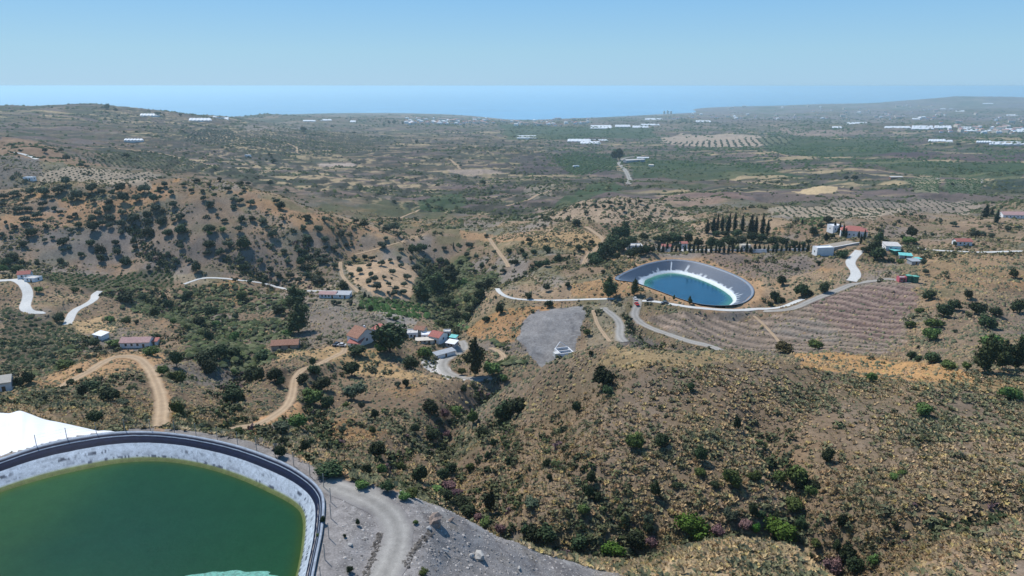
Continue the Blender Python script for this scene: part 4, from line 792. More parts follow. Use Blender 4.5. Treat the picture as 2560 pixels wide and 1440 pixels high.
# ------------------------------------------------------------------ trees
def ico(sub):
    import bmesh as bmm
    bm = bmm.new(); bmm.ops.create_icosphere(bm, subdivisions=sub, radius=1); v = np.array([q.co[:] for q in bm.verts]); f = np.array([[q.index for q in p.verts] for p in bm.faces]); bm.free(); return v, f
ICO1, ICO2 = ico(1), ico(2)
leaf_m = {}
def leafmat(k, c): leaf_m[k] = mat('foliage_' + k, attr='Col', rough=.75, spec=.12, objrand=.42)
for k in ('olive', 'dark', 'light', 'cypress', 'euc', 'oleander', 'brown'): leafmat(k, None)
LEAFC = dict(olive=(.064, .082, .05), dark=(.038, .056, .024), light=(.085, .125, .035), cypress=(.018, .032, .018), euc=(.055, .075, .03), oleander=(.15, .085, .09), brown=(.09, .075, .03), bright=(.07, .14, .02))
bark_m = mat('bark', (.13, .1, .075), noise=.2, nscale=4)
def crown(kind, seed, nleaf, lobes, ls):
    """unit-ish crown; lobes: list of (x,y,z,rx,ry,rz)"""
    r = np.random.default_rng(seed); V = []; F = []; C = []; n0 = 0; base = np.array(LEAFC[kind if kind in LEAFC else 'olive'])
    vol = np.array([a[3] * a[4] * a[5] for a in lobes]) ** .7; vol /= vol.sum()
    for (x, y, z, rx, ry, rz), sh in zip(lobes, vol):
        v, f = ICO1; d = 1 + (r.random(len(v)) - .5) * .3; vv = v * d[:, None] * np.array((rx, ry, rz)) * .74 + (x, y, z); V.append(vv); F.append(np.c_[f, f[:, 2]] + n0); n0 += len(vv); C.append(np.tile(base * .8, (len(vv), 1)))
        k = int(nleaf * sh); dr = r.normal(size=(k, 3)); dr /= np.linalg.norm(dr, axis=1)[:, None]; dr[:, 2] = np.where(dr[:, 2] < -.5, -dr[:, 2], dr[:, 2])
        c = dr * (.7 + .46 * r.random((k, 1)) ** 1.5) * (rx, ry, rz) + (x, y, z); t1 = np.cross(dr + r.normal(size=(k, 3)) * .6, (0, 0, 1.)); t1 /= np.linalg.norm(t1, axis=1)[:, None] + 1e-6; t2 = np.cross(dr + r.normal(size=(k, 3)) * .5, t1); t2 /= np.linalg.norm(t2, axis=1)[:, None] + 1e-6
        s = ls * (.55 + .9 * r.random((k, 1))); q = np.stack([c - t1 * s, c + t2 * s * .8, c + t1 * s, c - t2 * s * .8], 1).reshape(-1, 3); V.append(q); F.append(np.arange(4 * k).reshape(k, 4) + n0); n0 += 4 * k
        b = base * (.6 + .85 * r.random((k, 1))); C.append(np.repeat(b, 4, 0))
    V = np.concatenate(V); F = np.concatenate(F); C = np.concatenate(C)
    fl = [tuple(q[:3]) if q[2] == q[3] else tuple(q) for q in F]
    return mesh_np('crown', V, fl, leaf_m.get(kind, leaf_m['light']), C)
def trunk(h, r0, limbs, seed, zf=.5):
    r = random.Random(seed); b = MB(); n = 7
    b.cyl(0, 0, -.12 * h, h * zf, r0, r0 * .65, n)
    for k in range(limbs):
        a = r.random() * 6.28; l = (.2 + .2 * r.random()) * h; z0 = h * zf * (.7 + .3 * r.random()); V = []
        for t, rr in ((0, r0 * .55), (1, r0 * .2)):
            V += [(math.cos(a) * l * t + rr * math.cos(2 * math.pi * j / 5), math.sin(a) * l * t + rr * math.sin(2 * math.pi * j / 5), z0 + l * t * 1.1) for j in range(5)]
        b.add(V, [(j, (j + 1) % 5, 5 + (j + 1) % 5, 5 + j) for j in range(5)])
    return mesh_np('trunk', b.v, b.f, bark_m)
def lobes_round(seed, n=6, flat=.8, spread=.5, z0=.45):
    r = random.Random(seed); L = [(0, 0, z0, .38, .38, .36 * flat)]
    for k in range(n):
        a = k * 6.283 / n + r.random() * .9; d = spread * (.3 + .48 * r.random()); s = .13 + .19 * r.random(); L.append((math.cos(a) * d, math.sin(a) * d, z0 + (r.random() - .45) * .3 * flat, s, s, s * flat * 1.05))
    return L
def lobes_tall(seed, n=9):
    r = random.Random(seed); L = []
    for k in range(n):
        t = k / (n - 1); w = .32 * math.sin(math.pi * (.18 + .8 * t)) + .06; a = r.random() * 6.28; d = w * .7 * r.random(); s = w * (.6 + .35 * r.random()); L.append((math.cos(a) * d, math.sin(a) * d, .2 + .72 * t, s, s, .13 + .05 * r.random()))
    return L
def lobes_cyp(seed):
    r = random.Random(seed); return [((r.random() - .5) * .03, (r.random() - .5) * .03, z, w, w, .16) for z, w in ((.14, .11), (.28, .13), (.43, .135), (.58, .12), (.72, .095), (.85, .06), (.94, .03))]
PROTO = {}
def proto(kind, n, fc, tr, lbl): PROTO[kind] = [(fc(i), tr(i)) for i in range(n)]
proto('olive', 5, lambda i: crown('olive', i, 620, lobes_round(i, 7, .85), .05), lambda i: trunk(1, .045, 3, i, .4), '')
proto('dark', 5, lambda i: crown('dark', 20 + i, 700, lobes_round(40 + i, 8, .95, .46, .42), .048), lambda i: trunk(1, .05, 3, i, .3), '')
proto('light', 4, lambda i: crown('light', 40 + i, 620, lobes_round(60 + i, 7, .9, .5, .4), .055), lambda i: trunk(1, .03, 4, i, .3), '')
proto('bright', 2, lambda i: crown('bright', 50 + i, 900, lobes_round(70 + i, 9, .9, .52, .4), .045), lambda i: trunk(1, .03, 4, i, .3), '')
proto('oleander', 2, lambda i: crown('oleander', 60 + i, 620, lobes_round(80 + i, 7, .85, .5, .35), .045), lambda i: trunk(1, .03, 4, i, .25), '')
proto('brown', 2, lambda i: crown('brown', 70 + i, 620, lobes_round(90 + i, 6, .8, .5, .38), .05), lambda i: trunk(1, .03, 4, i, .25), '')
proto('euc', 4, lambda i: crown('euc', 80 + i, 1300, lobes_tall(i + 5, 12), .035), lambda i: trunk(1, .022, 5, i, .7), '')
proto('cypress', 3, lambda i: crown('cypress', 90 + i, 520, lobes_cyp(i), .022), lambda i: trunk(1, .018, 0, i, .3), '')
NAMES = dict(olive=('olive_tree', 'tree', 'grey-green olive'), dark=('carob_tree', 'tree', 'round dark tree'), light=('shrub', 'shrub', 'light green shrub'), bright=('fig_tree', 'tree', 'bright green leafy tree'), oleander=('oleander_bush', 'bush', 'pinkish flowering bush'), brown=('dry_shrub', 'shrub', 'brownish dry shrub'), euc=('eucalyptus_tree', 'tree', 'tall loose-crowned tree'), cypress=('cypress_tree', 'tree', 'slender dark cypress'))
TREES = []   # (kind, u, v_base, width_px, height_px)
def T(kind, ox, oy, lst, f=.25):
    for q in lst:
        X, Y, D = q[:3]; hh = q[3] if len(q) > 3 else None
        D = D * f; hpx = hh * f if hh else D * .86
        if kind in ('olive', 'dark', 'light', 'bright', 'oleander', 'brown') and not hh: vb = Y * f + oy + D * .40
        else: vb = Y * f + oy + hpx * .5
        TREES.append((kind, ox + X * f, vb, D, hpx))
T('olive', 0, 200, [(130,650,45),(450,705,55),(615,700,50),(665,780,80),(1265,750,70),(945,800,30),(1025,795,30),(815,855,60),(870,865,50),(190,765,25),
(45,1160,90),(140,1130,90),(310,1110,110),(440,1110,130),(590,1090,120),(660,1010,100),(915,1085,110),(770,1150,130),(720,1185,80),(875,1150,70),(1025,1120,80),(1120,1130,70),(1215,1080,110),(1235,1180,110),(1095,1215,90),(940,1205,70),(1370,1175,95),(1450,1085,110),(1650,1040,80),(1610,1085,70),(1715,1120,70),(1840,1045,50),(1970,1005,60),(2095,1045,50),(2030,1110,50),(2285,1090,60),(2415,1035,50),(2440,1085,50),(2195,990,60),(2485,1035,50),(1915,1105,50),(2035,1180,65),(2325,1190,50),(2395,1210,70),(2510,1225,80),(2105,1245,80),(2330,1275,50),(2170,1345,50),(1810,1365,80),(1730,1245,80),(1540,1190,95),(1555,1280,90),(1620,1310,80),(1480,1350,100),(1340,1380,100),(1225,1320,80),(985,1330,80),(1080,1290,80),(1090,1370,90),(930,1390,90),(700,1380,60),(755,1350,60),(605,1325,50),(545,1285,50),(430,1240,80),(405,1285,60),(265,1390,100),(380,1350,80),(195,1290,100),(280,1290,70),(20,1240,60),(520,1170,60),(260,1200,50),(60,1425,50),(1620,1400,90),(1740,1400,60)])
T('dark', 0, 500, [(310,320,120),(235,430,90),(635,405,110),(455,260,60),(785,245,70),(130,560,120),(80,620,100),(215,625,70),(940,270,110),(1345,170,90),(1475,160,80),(1490,310,110),(1615,225,80),(1675,315,90),(1810,295,120),(1340,410,80),(1355,465,60),(1160,420,80),(1175,510,90),(1010,490,120),(915,430,90),(1010,580,100),(815,545,60),(610,605,80),(1260,600,110),(2100,280,110),(2100,430,110),(2445,430,130),(1970,655,90,130),(2430,665,70),(2530,190,60),(2420,190,80)])
T('olive', 0, 500, [(1100,250,80),(1025,230,80),(1220,240,90),(1210,320,60),(1470,210,80),(450,400,50),(525,375,50),(705,310,50),(1810,420,50),(1810,470,60),(2290,440,90),(2210,520,90),(2080,520,70),(1890,610,60),(2410,590,70),(2390,290,70),(2250,200,60),(2100,50,80),(1800,170,90),(2340,60,50),(380,630,50,90),(630,500,50),(690,480,50),(150,265,60),(10,345,50),(50,390,35),(110,370,30),(560,250,40),(1490,680,60),(1590,550,60),(1680,540,60),(1750,600,60),(2355,800,50),(2500,810,60)])
T('dark', 0, 500, [(1270,960,150),(1430,970,80),(1500,1010,80),(1890,940,90),(1845,970,80),(1690,1040,100),(1640,960,60),(1550,1130,110),(2110,1110,130),(2240,1160,50),(2355,1165,70),(600,1180,110),(1560,1370,90),(2100,1360,130),(2000,1220,120),(1370,1220,50),(2450,1000,60)])
T('light', 0, 500, [(390,890,90),(760,900,80),(1260,1200,90),(1100,1190,80),(1880,1280,70),(1740,1220,80),(2170,1240,70),(2000,1340,90),(2350,1360,110),(40,690,90),(180,680,90),(2420,960,110),(2100,330,60),(2230,300,70)])
T('olive', 640, 500, [(210,10,60),(520,190,60),(110,125,40),(65,205,75),(690,190,65),(475,275,60),(625,290,80),(175,340,90),(515,365,80),(855,340,75),(695,395,80),(1005,210,60),(270,185,45),(250,250,45),(105,270,45),(160,455,60),(280,510,70),(435,505,75),(700,470,50),(790,475,75),(905,450,50),(960,445,40),(815,405,45),(1260,445,90),(1300,385,50),(1380,270,110),(1310,290,80),(1240,240,50),(1430,345,60),(610,540,70),(640,600,70),(705,610,70),(690,555,60),(750,585,50),(495,670,80),(40,610,70),(320,620,60),(150,700,80),(95,770,60),(30,740,60),(225,750,70),(350,760,70),(500,750,80),(430,800,70),(620,800,110),(790,660,70),(355,850,60),(210,830,45),(285,810,40),(150,905,40),
(990,585,60),(1165,580,60),(1345,600,50),(1430,580,65),(1560,590,65),(1255,625,75),(1455,650,55),(1605,680,90),(1455,495,60),(935,625,60),(1130,650,60),(1040,705,80),(950,740,60),(1150,745,60),(1190,790,70),(1130,820,80),(1210,865,90),(1370,720,70),(1280,775,50),(1355,780,25),(1515,770,80),(1325,840,50),(1480,840,70),(1400,880,70),(1380,930,70),(1480,920,70),(1650,750,80),(1015,790,35),(1035,880,30),(1610,830,30),(1325,920,40),(1880,480,60),(2130,450,80),(2110,550,70),(2200,570,50),(2380,520,40),(2310,600,40),(2380,680,60),(2470,710,60),(1690,620,80),(1040,1080,60),(940,1020,60),(830,1030,60),(780,1020,70)])
T('dark', 640, 500, [(250,50,110),(510,165,80),(1085,240,90),(455,620,120),(1090,570,70),(1565,490,110),(1650,465,120),(880,840,120),(1850,600,80),(1910,630,80),(2045,620,60),(2305,355,50),(2260,650,60),(2190,710,60),(2530,510,60),(2550,620,60),(1150,1090,80),(230,1080,140),(2440,1080,90,110),(2100,1180,110),(2020,1150,90),(2300,1180,80),(2150,1080,110),(2250,870,140),(2240,950,140),(2200,1010,110),(1900,1010,80),(1840,1000,70),(2330,830,110),(1990,1050,90),(2120,990,100)])
T('light', 640, 500, [(330,1020,110),(1840,1230,80),(320,1330,100),(1990,860,100),(2060,830,90),(1700,980,80),(1400,1180,60),(1500,1140,60),(1330,1160,60)])
T('euc', 640, 500, [(1950,750,170,230),(1810,830,200,230),(1650,900,150,180),(1730,760,120,150),(390,960,190,220),(430,1170,220,310)])
T('cypress', 640, 500, [(1090,950,45,70),(1130,965,25,45),(1975,455,20,70)])
T('dark', 1280, 500, [(100,500,70),(130,550,70),(220,520,70),(30,620,80),(170,400,60),(180,440,50),(335,395,45),(350,490,100,80),(455,590,90,80),(340,630,90),(270,640,90),(670,475,80),(625,540,30,60),(570,560,25,50),(550,620,25,60),(800,420,60),(640,230,80),(560,195,50),(770,185,40),(165,955,80),(365,1035,90),(555,840,75),(1125,320,110,140),(1040,360,100,120),(930,480,110,100),(1080,450,140,120),(840,590,130,120),(900,550,110,100),(1220,510,120,110),(1050,560,80),(1400,500,70),(990,510,90,90)])
T('olive', 1280, 500, [(340,870,75,90),(770,445,40),(910,720,50),(645,780,30),(640,680,25),(235,620,50),(525,110,30),(1250,75,35),(1340,65,35),(980,30,60),(1080,40,60),(1110,90,60),(1170,20,50),(1280,20,50),(920,70,50),(830,50,50),(740,130,50),(1420,110,50),(300,150,40),(400,130,40),(1100,170,45),(1200,150,50)])
T('euc', 1280, 500, [(965,865,125,230),(1225,865,75,170),(1775,1000,42,90),(1620,972,26,55),(1525,980,22,50),(2040,1035,22,45)])
T('dark', 1920, 500, [(135,800,90,110),(335,890,150,150),(60,960,110,130),(130,1000,100),(20,1040,70),(410,925,90),(560,870,120,110),(450,310,110),(585,370,60),(640,360,60),(350,440,60),(400,420,60),(240,450,60),(70,480,70),(600,190,100),(525,250,60),(1060,440,110,150),(1100,370,100,120),(1090,520,150,160),(980,490,90),(1430,325,100,110),(1345,370,60),(2450,740,110),(1995,930,95,120),(1605,950,120),(1860,1040,165),(1755,1110,165),(2080,1080,165),(2190,1200,185),(2270,1110,130),(2490,1050,140,160),(740,530,120),(1240,600,60)])
T('olive', 1920, 500, [(1260,250,45),(1350,145,40),(1430,145,50),(1520,160,40),(1850,240,60),(1305,210,40),(2070,345,90),(2140,330,60),(2390,290,70),(2230,350,70),(2200,270,50),(2500,270,50),(2305,405,30),(1865,440,35,55),(1470,440,35),(1740,1275,40),(1865,1310,40),(1545,620,60,80),(1570,720,70),(500,630,50),(1720,220,35),(1130,260,35),(950,230,35),(1640,350,50)])
T('light', 1920, 500, [(1510,1100,80),(1635,1220,140,120),(1620,1330,145,150),(1400,415,140,50),(1310,610,70),(2250,1400,200),(1430,1240,90,70),(1720,1230,60)])
T('cypress', 1920, 500, [(665,262,36,110),(710,285,40,125),(748,315,44,140),(774,335,36,110),(905,345,34,70),(962,350,38,100),(925,390,34,100),(180,445,36,80),(575,365,40,80),(2170,115,90,120),(2280,165,60,130),(2235,120,40,70)])
T('euc', 1920, 780, [(2160,405,210,410),(2340,420,150,320),(2470,410,150,330),(2550,330,150,420)])
T('dark', 1920, 780, [(1430,430,110),(1630,450,150),(1500,460,80),(1500,350,35)])
T('light', 1920, 780, [(1790,510,150,120),(1980,540,100,80),(1030,650,110,110),(2430,800,170,150),(1540,970,160,140),(470,340,160,70)])
T('brown', 1920, 780, [(150,345,180,110)])
T('dark', 0, 780, [(1110,820,185,150),(930,720,160,110),(830,790,100,120),(710,695,75),(435,860,90,80),(960,1040,170,150),(2350,790,230,240),(2520,620,130,150),(1770,450,150,200),(2070,440,220,180),(2110,540,170,140),(2200,400,190,150),(2330,390,150,130),(300,650,130,120),(200,690,120,110),(950,310,130,90),(180,720,80)])
T('light', 0, 780, [(1785,940,120,190),(1640,570,140,130),(1790,650,150,120),(2340,590,60,80),(1150,300,120,80),(1500,390,150,90),(2400,1190,90,110),(660,520,150,100)])
T('olive', 0, 780, [(1420,690,60,50),(1230,900,110,60),(1850,940,40),(2010,1150,70)])
T('dark', 640, 780, [(960,560,170,170),(590,560,160,130),(570,500,90,90),(660,690,210,190),(470,660,120,120),(710,880,150,170),(190,610,160,170),(30,620,120,160),(250,690,100,110),(70,445,160,110),(1500,700,80,100),(1750,940,160,150),(1190,1020,85,100),(1590,1150,110,110),(1770,1210,190,170),(2480,970,210,250),(2270,1190,140,150),(2370,1300,60,110),(1220,1350,150,190),(1340,260,350,300),(1020,370,190,130),(1550,500,190,140),(2080,760,70,90)])
T('olive', 640, 780, [(980,780,210,190),(270,1150,160,120),(1420,720,70,80),(1060,940,70,90),(870,1180,90,90)])
T('light', 640, 780, [(570,850,190,150),(900,920,70,70),(1240,350,120,110),(2360,570,170,130),(2060,590,90,80),(2170,1050,120,150),(2000,980,120,120),(1700,400,160,130),(430,1090,150,150),(1170,1180,70,90),(1280,980,60,70),(2480,650,90,90)])
T('euc', 640, 780, [(2190,440,180,420)])
T('oleander', 640, 780, [(1900,1200,110,100),(1890,1010,90,110)])
T('dark', 1280, 780, [(910,650,260,230),(960,780,130,110),(640,950,115,130),(60,930,220,200),(1500,1260,160,180),(1880,1400,110,190),(2250,1090,70,170),(1790,730,80,110),(790,410,65,60)])
T('light', 1280, 780, [(1210,1290,185,160),(750,200,80,80)])
T('dark', 640, 1080, [(1230,180,150,170),(500,140,110,120),(240,190,130,130),(1640,390,150,220),(1950,350,130,130),(1870,410,120,140),(1320,530,130,140),(740,370,250,150),(1110,370,90,160),(2340,690,110,260),(2310,230,70,80),(2390,400,50,60),(1900,620,190,150),(2040,700,190,150),(2120,780,190,130),(672,872,60,95),(1020,900,50,70),(890,1030,40,50),(940,1370,80,70),(280,90,110,90)])
T('light', 640, 1080, [(1440,330,90,110),(1480,640,110,70),(1250,350,100,120),(2150,340,90,90),(1070,540,130,40),(1560,600,130,90),(2300,900,140,90),(1800,560,120,80),(620,1030,40,40),(1600,900,60,40),(1680,1400,110,60)])
T('oleander', 640, 1080, [(1930,520,150,130),(2010,590,140,110),(2220,830,100,90),(2440,960,110,120)])
T('dark', 1280, 1080, [(340,300,75,110),(370,445,65,80),(790,450,110,160),(770,600,110,140),(850,640,80,110),(1430,560,110,210),(1360,960,100,140),(670,1080,200,180),(220,1010,180,160),(350,1010,180,170),(130,960,100,110),(1220,1080,220,210),(1640,520,90,60),(2020,520,120,70),(2480,810,100,90),(2400,780,120,160)])
T('olive', 1280, 1080, [(1370,870,90,120),(190,700,140,90),(2180,830,150,120)])
T('light', 1280, 1080, [(2200,460,170,200),(2410,430,110,110),(1120,860,70,90),(1880,400,130,90),(2030,1060,110,60),(720,760,130,110)])
T('bright', 1280, 1080, [(1790,930,270,300),(990,1170,220,150),(2440,960,90,110)])
T('oleander', 1280, 1080, [(1400,1080,130,110),(1900,1040,140,110),(2060,960,160,120),(2330,900,150,120)])
T('light', 1920, 1080, [(280,420,240,260),(110,430,130,160),(1040,1260,90,130),(470,1100,120,120),(260,730,190,140),(420,560,130,110),(1260,440,110,70),(1340,400,80,60)])
T('dark', 1920, 1080, [(300,480,190,180),(450,520,120,110),(580,230,110,150),(730,880,80,150),(680,1140,100,160),(790,1230,180,230),(860,1330,150,170),(330,900,110,140),(90,820,90,120)])
T('bright', 1920, 1080, [(140,970,290,210)])
T('oleander', 1920, 1080, [(660,1320,180,200)])
# cypress row above the blue reservoir and the dark stand behind it
r0 = random.Random(4)
for k in range(40):
    u = 1590 + k * 11.0 + r0.uniform(-1.5, 1.5); TREES.append(('cypress', u, 630.5 + (1.5 if 1750 < u < 1950 else 0), 8.5 + r0.uniform(-1, 2.5), 20 + r0.uniform(-5, 8)))
for u, v, w, h in ((1768,583,16,30),(1783,580,20,34),(1793,578,10,44),(1805,578,13,38),(1818,580,14,32),(1822,578,11,44),(1836,578,13,46),(1855,578,14,40),(1876,588,20,50),(1888,588,15,46),(1905,592,15,56),(1918,590,12,40),(2005,560,6,14)):
    TREES.append(('cypress', u, v, w, h))
for u, v, w, h in ((1662,612,34,30),(1690,606,36,32),(1720,612,30,28),(1745,618,28,26),(1775,620,30,30),(1798,622,30,26),(1822,616,36,28),(1850,612,36,26),(1880,606,34,26),(1905,606,30,24),(1930,612,30,24),(1957,615,28,22),(1985,618,26,20),(1645,606,26,20),(1700,622,20,16),(1840,592,26,20),(1812,592,24,16),(1790,590,22,14)):
    TREES.append(('dark', u, v, w, h))
for u, v, w, h in ((1482,652,30,26),(1500,648,32,28),(1520,640,34,30),(1540,634,34,32),(1560,628,36,30),(1530,618,34,34),(1545,600,36,40),(1562,592,32,40),(1580,612,30,26),(1600,640,28,26),(1618,632,24,24),(1575,645,30,24),(1508,628,26,24),(1610,600,24,20)):
    TREES.append(('dark', u, v, w, h))
# the far groves: individually seen dark trees on skylines
for u, v, w, h in ((268,274,12,14),(289,276,9,7),(395,289,15,9),(410,290,7,6),(452,290,8,8),(973,310,8,10),(985,310,11,10),(1007,312,7,10),(960,316,8,7),(1548,402,24,30),(1535,400,16,22),(2395,365,12,8),(2380,462,8,6),(2115,450,12,12),(2135,450,14,14),(2128,476,8,10),(760,328,20,8),(685,408,18,12),(830,318,9,6),(1042,358,11,9),(885,335,9,7),(1205,460,12,10),(1212,462,8,10)):
    TREES.append(('dark', u, v, w, h))
def place_words(u, v):
    if u < 215 and v > 1000: return 'beside the white greenhouse'
    if v > 1440: v = 1440
    def near(a, b, r): return math.hypot(u - a, v - b) < r
    if v < 330: return 'on the far skyline ridge'
    if v < 430: return 'among the far terraces' if u < 1400 else 'in the far green plain'
    if 1570 < u < 2050 and 590 < v < 636: return 'in the stand behind the blue reservoir'
    if near(2130, 600, 95): return 'around the hilltop villa'
    if near(1550, 610, 100): return 'in the grove left of the cypresses'
    if near(2240, 640, 60): return 'by the turquoise-tarped sheds'
    if 2420 < u and 495 < v < 560: return 'before the long right-edge villa'
    if u > 2280 and 640 <= v < 940: return 'on the bare tan right slope'
    if u > 2150 and v < 640: return 'on the dry hill above the white road'
    if u > 1880 and v < 780: return 'between blue reservoir and villa road'
    if near(1720, 710, 190) and v < 790: return 'beside the blue reservoir'
    if u > 1250 and v < 560: return 'on the domed hill beyond the ridge'
    if 1160 < u < 1560 and v < 700: return 'on the ridge left of blue reservoir'
    if 1240 < u < 1560 and v < 800: return 'by the road left of blue reservoir'
    if u > 1880 and v < 900: return 'at the foot of the terraced field'
    if 860 < u < 1050 and 635 < v < 760: return 'in the sandy olive grove'
    if near(940, 860, 75): return 'beside the brown-roofed farmhouse'
    if near(1090, 860, 80): return 'around the valley hamlet'
    if near(1190, 910, 90): return 'by the looping track below the hamlet'
    if 1020 < u < 1260 and v < 850: return 'in the green valley bottom'
    if u < 1060 and v < 500: return 'on the left hill crest'
    if u < 1060 and v < 590: return 'on the upper left hill'
    if u < 1060 and v < 680: return 'on the lower left hill'
    if u < 420 and v < 850: return 'near the white bending roads'
    if u < 900 and v < 760: return 'at the left hill foot'
    if u < 900 and v < 880: return 'in the rocky gully above the spurs'
    if u < 460 and v < 1100: return 'on the spur inside the track bend'
    if u < 800 and v < 1100: return 'beside the middle dirt track'
    if u < 820: return 'just beyond the green reservoir rim'
    if u < 1200 and v < 1090: return 'on the slope right of middle track'
    if u < 1320 and v > 1090: return 'in the dark gully beyond the scree'
    if u < 1400: return 'where the gully meets the big hill'
    if v > 1290: return 'along the gully below the big hill'
    if v > 1090: return 'on the lower big right hill'
    return 'on the upper big right hill'
_o = 'second third fourth fifth sixth seventh eighth ninth tenth eleventh twelfth thirteenth fourteenth fifteenth sixteenth seventeenth eighteenth nineteenth twentieth twenty-first twenty-second twenty-third twenty-fourth twenty-fifth twenty-sixth twenty-seventh twenty-eighth twenty-ninth thirtieth'.split()
ORD = ['', 'leftmost'] + [w_ + ' from left' for w_ in _o]
def split9(ids, idx_v, idx_u):
    ids = sorted(ids, key=idx_v); nb_ = math.ceil(len(ids) / 9); per = math.ceil(len(ids) / nb_)
    bandn = {1: [''], 2: ['far', 'near'], 3: ['far', 'middle', 'near'], 4: ['top', 'second', 'third', 'bottom']}.get(nb_) or ['top'] + _o[:nb_ - 2] + ['bottom']
    for bi in range(nb_):
        row = sorted(ids[bi * per:(bi + 1) * per], key=idx_u)
        for k, i in enumerate(row): yield i, (f', {bandn[bi]} row' if nb_ > 1 else '') + ', ' + ('rightmost' if k == len(row) - 1 and k else ORD[k + 1])
# drop trees closer than a whisker to a house, plant the rest
planted = []
for kind, u, v, w, h in TREES:
    p = P(u, min(v, 1700))
    if p is None or p[1] > 9000: continue
    if p[2] < 1: continue
    if v < 1160 and u < 330 and inpoly(np.array([p[0]]), np.array([p[1]]), gx_poly)[0]: continue
    planted.append([kind, u, v, w, h, p])
# colour / size words
for q in planted:
    m = mpp(q[5][1], q[5][2]); q.append(q[3] * m); q.append(q[4] * m)
groups = {}
for i, q in enumerate(planted): groups.setdefault((q[0], place_words(q[1], q[2])), []).append(i)
labels = {}
for (kind, zn), ids in groups.items():
    word = NAMES[kind][2]
    if len(ids) == 1: labels[ids[0]] = f'{word} {zn}'; continue
    for i, t_ in split9(ids, lambda i: planted[i][2], lambda i: planted[i][1]): labels[i] = f'{word} {zn}{t_}'
rt = random.Random(11)
for i, (kind, u, v, w, h, p, wm, hm) in enumerate(planted):
    nm, cat_, _ = NAMES[kind]; cm, tm_ = PROTO[kind][rt.randrange(len(PROTO[kind]))]; z = float(gz(p[0], p[1]))
    if kind == 'cypress': sx_ = wm / .27; sz = hm / .98
    elif kind == 'euc': sx_ = wm / .66; sz = hm
    else: sx_ = wm / .98; sz = max(hm, wm * .62) / .8
    o = link(nm, None, None, (p[0], p[1], z - .03 * sz), labels[i], cat_, NAMES[kind][2] + 's ' + place_words(u, v)); o.rotation_euler = (0, 0, rt.random() * 6.28)
    q1, q2 = (rt.uniform(.82, 1.2), rt.uniform(.82, 1.2)) if kind not in ('cypress', 'euc') else (1, 1); c = link('crown', cm, o); c.scale = (sx_ * q1, sx_ * q2, sz * (rt.uniform(.85, 1.15) if q1 != 1 else 1))
    if w > 5: t = link('trunk', tm_, o); t.scale = (sx_ * .9, sx_ * .9, sz)
print('trees', len(planted), {k: sum(1 for q in planted if q[0] == k) for k in NAMES})
# ------------------------------------------------------------------ scrub, rubble and far vegetation
def scatter(name, label, pos, size, hsc, col, base_v, base_f, m, seed, jit=.3, cat='ground cover'):
    r = np.random.default_rng(seed); n = len(pos); nv = len(base_v); a = r.random(n) * 6.283; ca_, sa_ = np.cos(a), np.sin(a)
    bv = base_v[None] * (1 + (r.random((n, nv, 1)) - .5) * jit * 2)
    x = bv[..., 0] * ca_[:, None] - bv[..., 1] * sa_[:, None]; y = bv[..., 0] * sa_[:, None] + bv[..., 1] * ca_[:, None]
    V = np.stack([x * size[:, None] + pos[:, 0:1], y * size[:, None] + pos[:, 1:2], bv[..., 2] * (size * hsc)[:, None] + pos[:, 2:3]], -1).reshape(-1, 3)
    F = (base_f[None] + (np.arange(n) * nv)[:, None, None]).reshape(-1, 3)
    k = (.78 + .44 * r.random((n, nv, 1))); C = (col[:, None, :] * k).reshape(-1, 3)
    return link(name, mesh_np(name, V, F, m, C), kind='stuff', label=label, cat=cat)
def dome(sub):
    v, f = ICO2 if sub == 2 else ICO1; v = v.copy(); keep = v[:, 2] > -.35; idx_ = -np.ones(len(v), int); idx_[keep] = np.arange(keep.sum()); f = f[(idx_[f] >= 0).all(1)]; return v[keep] + (0, 0, .15), idx_[f]
DV1, DF1 = dome(1)
OV = np.array([(1, 0, 0), (.31, .95, 0), (-.81, .59, 0), (-.81, -.59, 0), (.31, -.95, 0), (.5, .2, .62), (-.3, .5, .7), (-.2, -.5, .66), (0, 0, .95)]); OF = np.array([(0, 1, 5), (1, 2, 6), (2, 3, 6), (3, 4, 7), (4, 0, 7), (1, 6, 5), (6, 3, 7), (7, 0, 5), (5, 6, 8), (6, 7, 8), (7, 5, 8)])
_r = np.random.default_rng(3); BV = []; BF = []
for k in range(9):
    a = k * .698 + _r.uniform(-.3, .3); e = _r.uniform(.25, 1.25); R_ = np.array((math.cos(a) * math.cos(e), math.sin(a) * math.cos(e), math.sin(e))); t_ = np.array((-math.sin(a), math.cos(a), 0)); m0 = R_ * .35 * _r.uniform(.3, 1)
    BV += [m0 * .2 - t_ * .25, R_ * _r.uniform(.75, 1.15) - t_ * .30, R_ * _r.uniform(.75, 1.15) + t_ * .30 + (0, 0, .1)]; BF.append((3 * k, 3 * k + 1, 3 * k + 2))
BV = np.array(BV); BF = np.array(BF)
UV_ = []; UF_ = []
for k in range(30):
    d = _r.normal(size=3); d /= np.linalg.norm(d); d[2] = abs(d[2]); t1 = np.cross(d, (.3, .2, 1.)); t1 /= np.linalg.norm(t1); t2 = np.cross(d, t1) + d * _r.uniform(-.4, .4); rr = _r.uniform(.6, 1.05); w_ = _r.uniform(.26, .42); a_ = _r.uniform(0, 6.28); e1 = t1 * math.cos(a_) + t2 * math.sin(a_); e2 = -t1 * math.sin(a_) + t2 * math.cos(a_)
    UV_ += [d * rr - e1 * w_, d * rr + e1 * w_, d * (rr + .1) + e2 * w_ * 1.3]; UF_.append((3 * k, 3 * k + 1, 3 * k + 2))
UV_ = np.array(UV_); UF_ = np.array(UF_)
scrub_m = mat('dry_scrub', attr='Col', rough=1, spec=.02)
